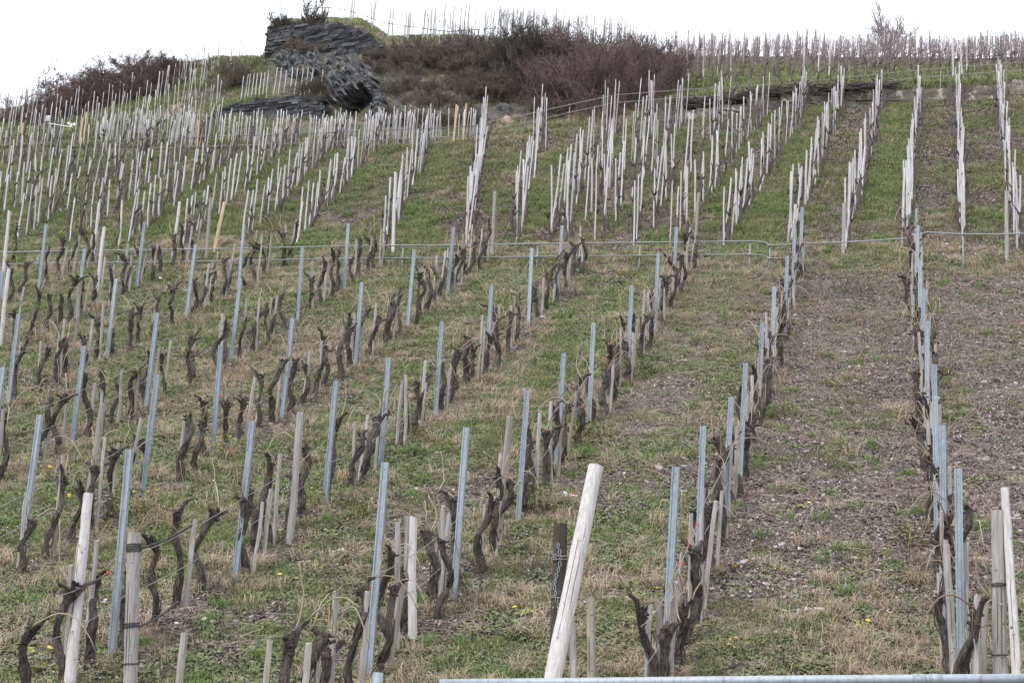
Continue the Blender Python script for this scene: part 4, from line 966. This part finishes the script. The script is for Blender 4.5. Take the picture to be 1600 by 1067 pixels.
# hedge along the left skyline
for q, (px, v, s) in enumerate([(70, 172, .55), (95, 166, .7), (118, 158, .75), (142, 150, .85), (165, 141, .85), (188, 132, .85), (210, 124, .85), (232, 116, .8), (252, 110, .75), (272, 106, .65), (290, 104, .5), (105, 178, .6), (135, 168, .7), (165, 160, .75), (200, 150, .75), (235, 136, .7), (40, 180, .5), (20, 186, .45), (60, 188, .5), (180, 152, .7), (220, 132, .8), (150, 158, .75), (85, 178, .5), (120, 170, .6), (178, 142, .8), (198, 134, .8), (243, 118, .7), (262, 112, .65), (155, 148, .75), (132, 156, .7), (225, 145, .6), (250, 128, .6), (280, 112, .5)]):
    p = ground_hit(px, v+8, 46.5)
    shrub(px, v+8, 'hedge', s*.95, '%s purple shrub from the left in the dense hedge on the left skyline' % ordw(q+1), y=(p[1] if p is not None else 57.5), sx=1.9)
def tree(label, px, v, y, h, spread, stems, mat, lean, kids, r, base_r=.06, rmin=.006, seed=1):
    rg = random.Random(seed); p = at(px, v, y); z = hz(p[0], y); lv = woody(rg, h, spread, stems, kids, r, lean, 0, rmin, base_r, 4, .35)
    e = empty('bare_tree', (p[0], y, z-.05)); tag(e, label, 'tree'); t, c = woody_meshes('bare_tree', lv, mat, 1); obj('trunk', t, e); obj('crown', c, e)
tree('dark bare tree leaning over the left end of the crag wall', 480, 45, 56.75, 1.75, .75, 8, M['twig_olive'], (-.15, -.1), (6, 6, 5), .04, seed=4)
tree('dark windswept bare bush hanging left off the crag wall', 462, 45, 56.75, 1.6, .4, 8, M['twig_olive'], (-1.7, -.1), (6, 6, 5), .035, seed=6)
tree('pale leafless tree above the top vineyard at right', 1388, 96, 78, 3.2, .30, 8, M['twig_pale'], (0, 0), (6, 6, 5), .045, .1, .006, seed=9)
# dark heap of cut vine wood lying along the block wall
g = np.random.default_rng(8); n = 900; t = g.uniform(0, 1, n); pxs = 1065+t*330; v0 = np.interp(pxs, [1065, 1240, 1400], [166, 146, 135])-g.random(n)**1.6*np.interp(pxs, [1065, 1200, 1400], [8, 11, 7]); yy = np.interp(pxs, [1065, 1240, 1400], [49.9, 50.9, 51.6])+g.uniform(-.1, .45, n)
P0 = np.array([at(a, b, c) for a, b, c in zip(pxs, v0, yy)]); P0[:, 2] = np.maximum(P0[:, 2], H(P0[:, 0], P0[:, 1])+.02); D = np.stack([g.normal(0, 1, n), g.normal(0, .35, n), g.normal(.06, .10, n)], -1); D /= np.linalg.norm(D, axis=1, keepdims=True); L = g.uniform(.2, .7, n)[:, None]
V_, F_ = prisms(P0-D*L, P0+D*L, np.full(n, .014), np.full(n, .009)); me = mesh_np('wood_heap', V_, F_); setmat(me, M['twig_dark']); tag(obj('wood_heap', me), 'dark heap of cut vine wood piled on the block wall', 'wood heap', kind='stuff')

# ------------------------------------------------------------------ top vineyard at the right
def far_vine(rg):
    P0 = []; P1 = []; Ra = []; Rb = []; x = y = 0.
    for k in range(4):
        q = (x+rg.uniform(-.05, .05), y+rg.uniform(-.05, .05)); P0.append((x, y, -.05+.17*k)); P1.append((*q, -.05+.17*(k+1))); Ra.append(.036); Rb.append(.03); x, y = q
    tr = prisms(P0, P1, Ra, Rb, 5); P0 = []; P1 = []; Ra = []; Rb = []
    for _ in range(13):
        a, b, z = x+rg.uniform(-.45, .45), y+rg.uniform(-.05, .05), .6+rg.uniform(-.05, .15); L = rg.uniform(.5, .95); n = 3; dx = rg.uniform(-.12, .12)
        P0.append((x, y, .58)); P1.append((a, b, z)); Ra.append(.009); Rb.append(.007)
        for s in range(n):
            e = (a+dx*L/n, b+rg.uniform(-.03, .03), z+L/n); P0.append((a, b, z)); P1.append(e); Ra.append(.0065); Rb.append(.0045); a, b, z = e
    cn = prisms(P0, P1, Ra, Rb, 3)
    me = bpy.data.meshes.new('far_vine'); me.from_pydata(np.concatenate([tr[0], cn[0]]).tolist(), [], np.concatenate([tr[1], cn[1]+len(tr[0])]).tolist())
    me.materials.append(M['far_bark']); me.materials.append(M['far_cane']); k = len(tr[1])
    me.polygons.foreach_set('material_index', [0]*k+[1]*len(cn[1])); me.update(); return me
FV = proto_coll('far_vine', [far_vine(rg) for _ in range(6)])
pts = []; pn = {}
for r_ in range(28):
    for q in range(30):
        y = 52.8+q*.85+rg.uniform(-.1, .1); x = -8.0+r_*1.4-(y-53)*.62
        if y < float(yW(x))+1.5: continue
        px = px_of((x, y, hz(x, y)))
        if px < 1045 or px > 1640: continue
        pts.append((x+rg.uniform(-.06, .06), y, hz(x, y)))
        if q % 7 == (r_*2) % 7:
            pn[r_] = pn.get(r_, 0)+1; z = hz(x, y); hh = rg.uniform(1.35, 1.7)
            if in_view((x, y, z), hh, -3): tag(obj('trellis_post', rg.choice(PO_grey if q > 6 else PO_pale), None, (x, y, z), (rad(rg.uniform(-2, 2)), rad(rg.uniform(-3, 3)), 0), (.75, .75, hh)), 'wooden trellis post, %s back in the %s top vineyard row from the left' % (ordw(pn[r_]), ordw(r_+1)), 'post', 'posts of the top vineyard')
P = np.array(pts); scatter('top_vineyard_vines', FV, P, np.stack([np.zeros(len(P)), np.zeros(len(P)), R_.normal(2.1, .3, len(P))], -1), R_.uniform(.78, 1.08, len(P)), 'rows of reddish unpruned vines in the vineyard on the right skyline', 'vines')

# ------------------------------------------------------------------ white weather instrument at left
a = at(86, 214, 47.2); g0 = hz(a[0], 47.2); ws = empty('weather_station', (a[0], 47.2, g0)); tag(ws, 'small white weather instrument on a thin mast among the left stakes', 'weather station')
def rel(px, v, y=47.2): q = at(px, v, y); return Vector((q[0]-a[0], q[1]-47.2, q[2]-g0))
mb = MB(); mb.tube([(0, 0, -.1), rel(78, 188)], .018, 8); mb.build('mast', M['zinc'], ws)
mb = MB(); mb.tube([rel(74, 193), rel(113, 199)], .016, 8); mb.build('arm', M['white_plastic'], ws)
mb = MB(); c = rel(76, 186)
for k in range(4): mb.tube([c+Vector((0, 0, -.09+.05*k)), c+Vector((0, 0, -.055+.05*k))], [.085, .06], 12)
mb.build('sensor_shield', M['white_plastic'], ws)
mb = MB(); c = rel(112, 196)
for k in range(3):
    th = k*2.09; q = c+Vector((math.cos(th)*.11, math.sin(th)*.11, .03)); mb.tube([c+Vector((0, 0, .03)), q], .008, 5); mb.tube([q+Vector((0, -.03, 0)), q+Vector((0, .03, 0))], [.05, .02], 10)
mb.tube([c-Vector((0, 0, .05)), c+Vector((0, 0, .08))], .025, 8); mb.build('wind_cups', M['white_plastic'], ws)

# ------------------------------------------------------------------ ground cover
rg = random.Random(202)
def blades(nm, mat, n, rad_, h0, h1, w_, bend, rg, flat=0.):
    Vv = []; Ff = []
    for _ in range(n):
        a = rg.uniform(0, 6.28); r = rad_*math.sqrt(rg.random()); x, y = r*math.cos(a), r*math.sin(a); th = rg.uniform(0, 6.28); h = rg.uniform(h0, h1); b = rg.uniform(.2, 1)*bend
        dx, dy = math.cos(th), math.sin(th); k = len(Vv); ww = w_*rg.uniform(.6, 1.3)
        hz_ = h*(1-flat)
        Vv += [(x-dy*ww, y+dx*ww, -.01), (x+dy*ww, y-dx*ww, -.01), (x+dx*b*h*.4-dy*ww*.8, y+dy*b*h*.4+dx*ww*.8, hz_*.6), (x+dx*b*h*.4+dy*ww*.8, y+dy*b*h*.4-dx*ww*.8, hz_*.6), (x+dx*b*h, y+dy*b*h, hz_*(1-.35*b))]
        Ff += [(k, k+1, k+3, k+2), (k+2, k+3, k+4)]
    return setmat(mesh(nm, Vv, Ff), mat)
GR = proto_coll('grass_tuft', [blades('grass_tuft', M['grass'], 70, .15, .03, .085, .0028, .9, rg) for _ in range(5)])
TF = proto_coll('green_clump', [blades('green_clump', M['fresh'], 80, .09, .06, .15, .003, .7, rg) for _ in range(4)])
DG = proto_coll('dry_tuft', [blades('dry_tuft', M['straw'], 55, .11, .10, .28, .0026, 1.2, rg, .25) for _ in range(4)]+[blades('dry_tuft', M['straw'], 40, .18, .08, .22, .0026, 1.6, rg, .65) for _ in range(4)])
def rosette(rg):
    mb = MB()
    for _ in range(16):
        cx, cy = rg.gauss(0, .06), rg.gauss(0, .06)
        for _ in range(4):
            a = rg.uniform(0, 6.28); L = rg.uniform(.015, .04); w_ = L*.38; d = Vector((math.cos(a), math.sin(a), 0)); s = Vector((-d.y, d.x, 0)); z = rg.uniform(.005, .035); c = Vector((cx, cy, z*.5))
            mb.add([c, c+d*L*.5+s*w_+Vector((0, 0, z*.5)), c+d*L+Vector((0, 0, z*.6)), c+d*L*.5-s*w_+Vector((0, 0, z*.5))], [(0, 1, 2, 3)])
    return mb.me('low_weed', M['moss'])
WD = proto_coll('low_weed', [rosette(rg) for _ in range(5)])
def chips(rg, mat, n, s0, s1, thick, rr=.17, tilt=.45):
    mb = MB()
    for _ in range(n):
        a = rg.uniform(0, 6.28); r = rr*math.sqrt(rg.random()); c = Vector((r*math.cos(a), r*math.sin(a), rg.uniform(-.004, .02))); k = rg.choice([4, 5, 5]); s = rg.uniform(s0, s1)*(2 if rg.random() < .06 else 1)
        E_ = Euler((rg.gauss(0, tilt), rg.gauss(0, tilt), rg.uniform(0, 6.28))).to_matrix(); el = rg.uniform(.4, .9); pts = []
        for q in range(k): th = 6.28*q/k+rg.uniform(-.4, .4); pts.append(Vector((math.cos(th)*s*rg.uniform(.7, 1.1), math.sin(th)*s*el, 0)))
        t = Vector((0, 0, s*thick)); mb.add([c+E_@(p+t) for p in pts]+[c+E_@(p-t) for p in pts], [tuple(range(k))]+[(q, k+q, k+(q+1) % k, (q+1) % k) for q in range(k)])
    return mb.me('slate_chips', mat)
CH = proto_coll('slate_chips', [chips(rg, M['chip'], 60, .006, .021, .12) for _ in range(6)])
BS = proto_coll('slate_slab', [chips(rg, M['chip'], 3, .03, .07, .10, .22, .25) for _ in range(5)])
LT = proto_coll('leaf_litter', [chips(rg, M['litter'], 44, .006, .016, .03, .18, .6) for _ in range(4)])
def prune(rg, n, L0, L1, r=.0042, rr=.25):
    mb = MB()
    for _ in range(n):
        a = rg.uniform(0, 6.28); L = rg.uniform(L0, L1); c = Vector((rg.uniform(-rr, rr), rg.uniform(-rr, rr), rg.uniform(.0, .05))); pts = []; cv = rg.uniform(-1.6, 1.6)
        for k in range(6): t = k/5-.5; th = a+cv*t; pts.append(c+Vector((math.cos(th)*L*t, math.sin(th)*L*t, rg.uniform(-.01, .03)+.03*math.cos(t*3))))
        mb.tube(pts, [r*(1-.08*k) for k in range(6)], 4, 0, rg, False)
    return mb.me('prunings', M['prune'])
PR = proto_coll('prunings', [prune(rg, 5, .15, .55) for _ in range(6)])
def petals(rg):
    mb = MB()
    for _ in range(10):
        c = Vector((rg.gauss(0, .07), rg.gauss(0, .07), rg.uniform(.02, .055))); s = rg.uniform(.004, .008)
        mb.add([c+Vector((s*math.cos(q*1.57), s*math.sin(q*1.57), rg.uniform(0, .004))) for q in range(4)], [(0, 1, 2, 3)])
    return mb.me('speedwell', M['speedwell'])
SPW = proto_coll('speedwell', [petals(rg) for _ in range(3)])
def cover(name, coll, n, y0, y1, seed, dens, s0, s1, label, cat, grow=1., off=0.):
    X, Y = frame_pts(n, y0, y1, seed); g = np.random.default_rng(seed+1); k = g.random(n) < dens(X, Y); X, Y = X[k], Y[k]
    S = g.uniform(s0, s1, len(X))*(1+(grow-1)*np.clip((Y-14)/30, 0, 1)); Nn = tnormal(X, Y)
    scatter(name, coll, np.stack([X, Y, H(X, Y)+off], -1), align(Nn, g.uniform(0, 6.28, len(X))), S, label, cat)
top = lambda X, Y: (Y < yW(X)-.1)
above = lambda X, Y: (Y > yW(X)+.6)
gm = lambda X, Y: green_mask(X, Y)
cover('grass', GR, 60000, 11.5, 53, 1, lambda X, Y: (gm(X, Y)*.95+.04)*(1-.6*dry_mask(X, Y))*top(X, Y), .7, 1.3, 'short green grass growing between the vine rows', 'grass', 1.7)
cover('grass_clumps', TF, 9000, 11.5, 40, 2, lambda X, Y: np.clip((fbm(X*1.7, Y*1.7, 91, 3)-.50)*5, 0, 1)*(.3+.6*gm(X, Y))+.014, .5, 1.2, 'taller fresh green clumps dotted over the slope', 'grass', 1.3)
cover('low_weeds', WD, 27000, 11.5, 36, 3, lambda X, Y: (.25+.75*gm(X, Y))*(1-.85*slate_mask(X, Y))*np.clip((fbm(X*1.1, Y*1.1, 95, 3)-.30)*4, 0, 1), .8, 1.6, 'low leafy weeds matting the ground between the rows', 'weeds', 1.4)
cover('dry_grass', DG, 24000, 11.5, 36, 4, lambda X, Y: (dry_mask(X, Y)*.72+.13)*(1-.95*slate_mask(X, Y)), .5, 1.15, 'dry straw coloured grass around the vine feet', 'dry grass', 1.2)
cover('upper_dry_grass', DG, 14000, 35, 56, 5, lambda X, Y: (dry_mask(X, Y)*.45+.09), .4, .9, 'dry straw coloured grass on the upper slope', 'dry grass', 1.3)
cover('slate_chips', CH, 66000, 11.5, 36, 6, lambda X, Y: slate_mask(X, Y)**1.2+.03, .7, 1.5, 'grey brown slate chips littering the lanes between rows', 'slate chips', 1.3)
cover('slate_slabs', BS, 5000, 11.5, 35, 26, lambda X, Y: slate_mask(X, Y)*.8+.03, .6, 1.3, 'larger slate pieces strewn among the chips', 'slate', 1.1)
cover('leaf_litter', LT, 32000, 11.5, 53, 7, lambda X, Y: np.where(Y < 34.5, .25+.3*slate_mask(X, Y), slate_mask(X, Y)*1.1+.1)*top(X, Y), .8, 1.5, 'brown leaf litter and bark crumbs on the soil', 'leaf litter', 1.8)
cover('prunings', PR, 9000, 12, 35, 8, lambda X, Y: np.where(X > X0-2.2, .12+.75*np.clip((Y-17)/6, 0, 1.3)*np.clip((fbm(X*.8, Y*.8, 44, 3)-.33)*3, 0, 1), .14), .5, 1.2, 'cut vine prunings lying over the lanes', 'prunings', 1.2)
cover('speedwell', SPW, 3500, 12, 34, 9, lambda X, Y: np.clip((fbm(X*.8, Y*.8, 84, 3)-.50)*6, 0, 1)*(1-slate_mask(X, Y)), .8, 1.4, 'tiny pale blue flowers in patches of the turf', 'flowers', 1.5)
cover('bank_grass', GR, 30000, 46, 78, 10, lambda X, Y: above(X, Y)*np.clip((fbm(X*.5, Y*.5, 14, 3)-.25)*3, .1, 1)*np.where((X/Y > ray(412, 150)[0]) & (X/Y < ray(1050, 150)[0]) & (Y < 62), .16, 1), 1.3, 2.4, 'rough grass on the banks around and above the crag', 'grass', 1.4)
cover('bank_dry_grass', DG, 9000, 46, 62, 11, lambda X, Y: above(X, Y)*.5*np.clip((fbm(X*.7, Y*.7, 15, 3)-.35)*3, 0, 1), .6, 1.3, 'dead grass hanging on the banks around the crag', 'dry grass', 1.2)

def by_post(x, y):
    L = sorted(((x-p[0])**2+(y-p[1])**2, i, p[1]) for i in POSTS for p in POSTS[i] if in_view(p[:3], p[3], -2)); _, i, py = L[0]
    n = 1+sum(1 for p in POSTS[i] if in_view(p[:3], p[3], -2) and p[1] < py-.01); sx_ = 'right' if x > lowX(i) else 'left'
    return '%s of the %s steel post up the %s row from the right' % (sx_, ordw(n), lrow(i))
# leafy green bushes sprouting at the row feet
def sprout(rg):
    mb = MB()
    for _ in range(130):
        c = Vector((rg.gauss(0, .07), rg.gauss(0, .07), rg.uniform(.01, .24)**1.0)); a = rg.uniform(0, 6.28); L = rg.uniform(.02, .045); d = Vector((math.cos(a), math.sin(a), rg.uniform(-.2, .7))).normalized(); s = d.cross(Vector((0, 0, 1))).normalized()*L*.33
        mb.add([c, c+d*L*.5+s, c+d*L, c+d*L*.5-s], [(0, 1, 2, 3)])
    for _ in range(7): mb.tube([(rg.gauss(0, .03), rg.gauss(0, .03), -.02), (rg.gauss(0, .07), rg.gauss(0, .07), rg.uniform(.14, .24))], .002, 3)
    return mb.me('leafy_weed', M['leaf'])
SPR = [sprout(rg) for _ in range(4)]; used = set()
for q, (px, v, s) in enumerate([(345, 715, 1.0), (205, 815, 1.3), (490, 790, .8), (808, 800, 1.2), (835, 790, 1.0), (905, 700, 1.3), (945, 580, .8), (1015, 590, .7), (670, 640, .9), (1425, 860, .9), (1440, 820, 1.0), (700, 610, .8), (560, 815, .8), (1480, 590, .6), (1300, 610, .6), (1345, 570, .6), (1225, 650, .8), (925, 690, 1.0), (50, 740, .8), (1010, 960, .9), (1020, 1000, .9), (180, 800, 1.0), (640, 690, .8), (1195, 660, .7), (540, 300, 1.0), (715, 300, .9)]):
    p = ground_hit(px, v)
    if p is None: continue
    if by_post(p[0], p[1]) in used: continue
    used.add(by_post(p[0], p[1]))
    tag(obj('leafy_weed', rg.choice(SPR), None, (p[0], p[1], p[2]), (rad(12), 0, rg.uniform(0, 6.28)), (s*1.7, s*1.7, s*1.35)), 'leafy weed '+by_post(p[0], p[1]), 'weed', 'leafy weeds sprouting among the rows')
# sparse dead weed stalks in the lanes
DWM = woody_meshes('dead_weed', woody(rg, .55, .3, 16, (4, 3), .004, upb=.3, rmin=.0022, base_r=.14, segs=2), M['twig_brown'], 1)
for px, v, s, lab in [(1330, 470, 1.5, 'tall sparse dead weed in the slate lane below the handrail'), (845, 900, .8, 'small brown dead weed left of the leaning pole'), (1300, 740, .7, 'brown dead weed low in the slate lane'), (715, 960, .9, 'brown dead weed near bottom centre'), (1450, 905, .9, 'brown dead weed left of the bottom right steel post'), (360, 930, .8, 'brown dead weed by the bottom left vines'), (905, 470, .9, 'brown dead weed below the handrail at centre')]:
    p = ground_hit(px, v); e = empty('dead_weed', p); e.scale = (s,)*3; tag(e, lab, 'dead weed', 'dead weed stalks'); obj('stems', DWM[0], e); obj('twigs', DWM[1], e)
# dandelions
def dandelion(n, rg):
    fl = []
    for _ in range(n):
        mb = MB(); c = Vector((rg.uniform(-.1, .1), rg.uniform(-.1, .1), rg.uniform(.05, .10)))
        for L, zz, m_ in ((.022, .004, 10), (.014, .010, 8)):
            ring = [c+Vector((L*math.cos(6.28*k/m_)*(1 if k % 2 else .85), L*math.sin(6.28*k/m_)*(1 if k % 2 else .85), zz*.4)) for k in range(m_)]; mb.add(ring+[c+Vector((0, 0, zz)), c-Vector((0, 0, .006))], [(k, (k+1) % m_, m_) for k in range(m_)]+[((k+1) % m_, k, m_+1) for k in range(m_)])
        fl.append(mb.me('flower', M['yellow']))
    return fl
DF = [dandelion(n, rg) for n in (1, 2, 3, 4)]; used = set()
for q, (px, v, n) in enumerate([(50, 1050, 4), (62, 1022, 1), (180, 995, 1), (316, 883, 1), (450, 908, 1), (98, 785, 2), (520, 945, 1), (1145, 1015, 2), (1193, 868, 3), (1162, 900, 2), (670, 888, 1), (610, 908, 2), (78, 738, 1), (140, 730, 1), (500, 745, 1), (310, 578, 1), (435, 635, 1), (1260, 795, 1), (978, 430, 1), (180, 745, 1), (265, 620, 1), (820, 960, 1), (290, 570, 1), (960, 640, 1), (1345, 980, 1)]):
    p = ground_hit(px, v)
    if p is None: continue
    if (n, by_post(p[0], p[1])) in used: continue
    used.add((n, by_post(p[0], p[1])))
    e = empty('dandelion', p, (rad(22), 0, rg.uniform(0, 6.28))); e.scale = (1.25,)*3; tag(e, ('yellow dandelion ' if n == 1 else '%s dandelions ' % {2: 'two', 3: 'three', 4: 'four'}[n])+by_post(p[0], p[1]), 'dandelion', 'dandelions in the turf')
    for f in DF[n-1]: obj('flower', f, e)
    mb = MB()
    for _ in range(8):
        a_ = rg.uniform(0, 6.28); L = rg.uniform(.07, .13); d = Vector((math.cos(a_), math.sin(a_), 0)); s = Vector((-d.y, d.x, 0))*.016; mb.add([d*.01, d*L*.6+s+Vector((0, 0, .03)), d*L+Vector((0, 0, .015)), d*L*.6-s+Vector((0, 0, .03))], [(0, 1, 2, 3)])
    mb.build('leaves', M['leaf'], e)
# litter
def crumple(n, s, rg):
    mb = MB(); k = 5; P = [[Vector(((i/(k-1)-.5)*s, (j/(k-1)-.5)*s*.7, rg.uniform(0, .3)*s)) for j in range(k)] for i in range(k)]
    mb.add([p for r_ in P for p in r_], [(i*k+j, (i+1)*k+j, (i+1)*k+j+1, i*k+j+1) for i in range(k-1) for j in range(k-1)]); return mb
p = ground_hit(893, 776); e = empty('plastic_bag', p, (rad(25), 0, .3)); tag(e, 'crumpled white and red printed wrapper lying left of the leaning pole', 'litter')
crumple(5, .20, rg).build('wrapper', M['white_plastic'], e); crumple(5, .07, rg).build('red_print', M['red'], e, loc=(.02, .03, .03)); crumple(5, .08, rg).build('dark_print', M['blue_plastic'], e, loc=(-.06, .0, .02))
for px, v, s, lab in [(850, 499, .22, 'white scrap of plastic on the turf in the middle of the slope'), (237, 467, .16, 'small white scrap by the steel post at left'), (252, 437, .2, 'white scrap below the handrail at left')]:
    p = ground_hit(px, v); tag(crumple(5, s, rg).build('plastic_scrap', M['white_plastic'], None, loc=p, rot=(rad(25), 0, rg.uniform(0, 3))), lab, 'litter')
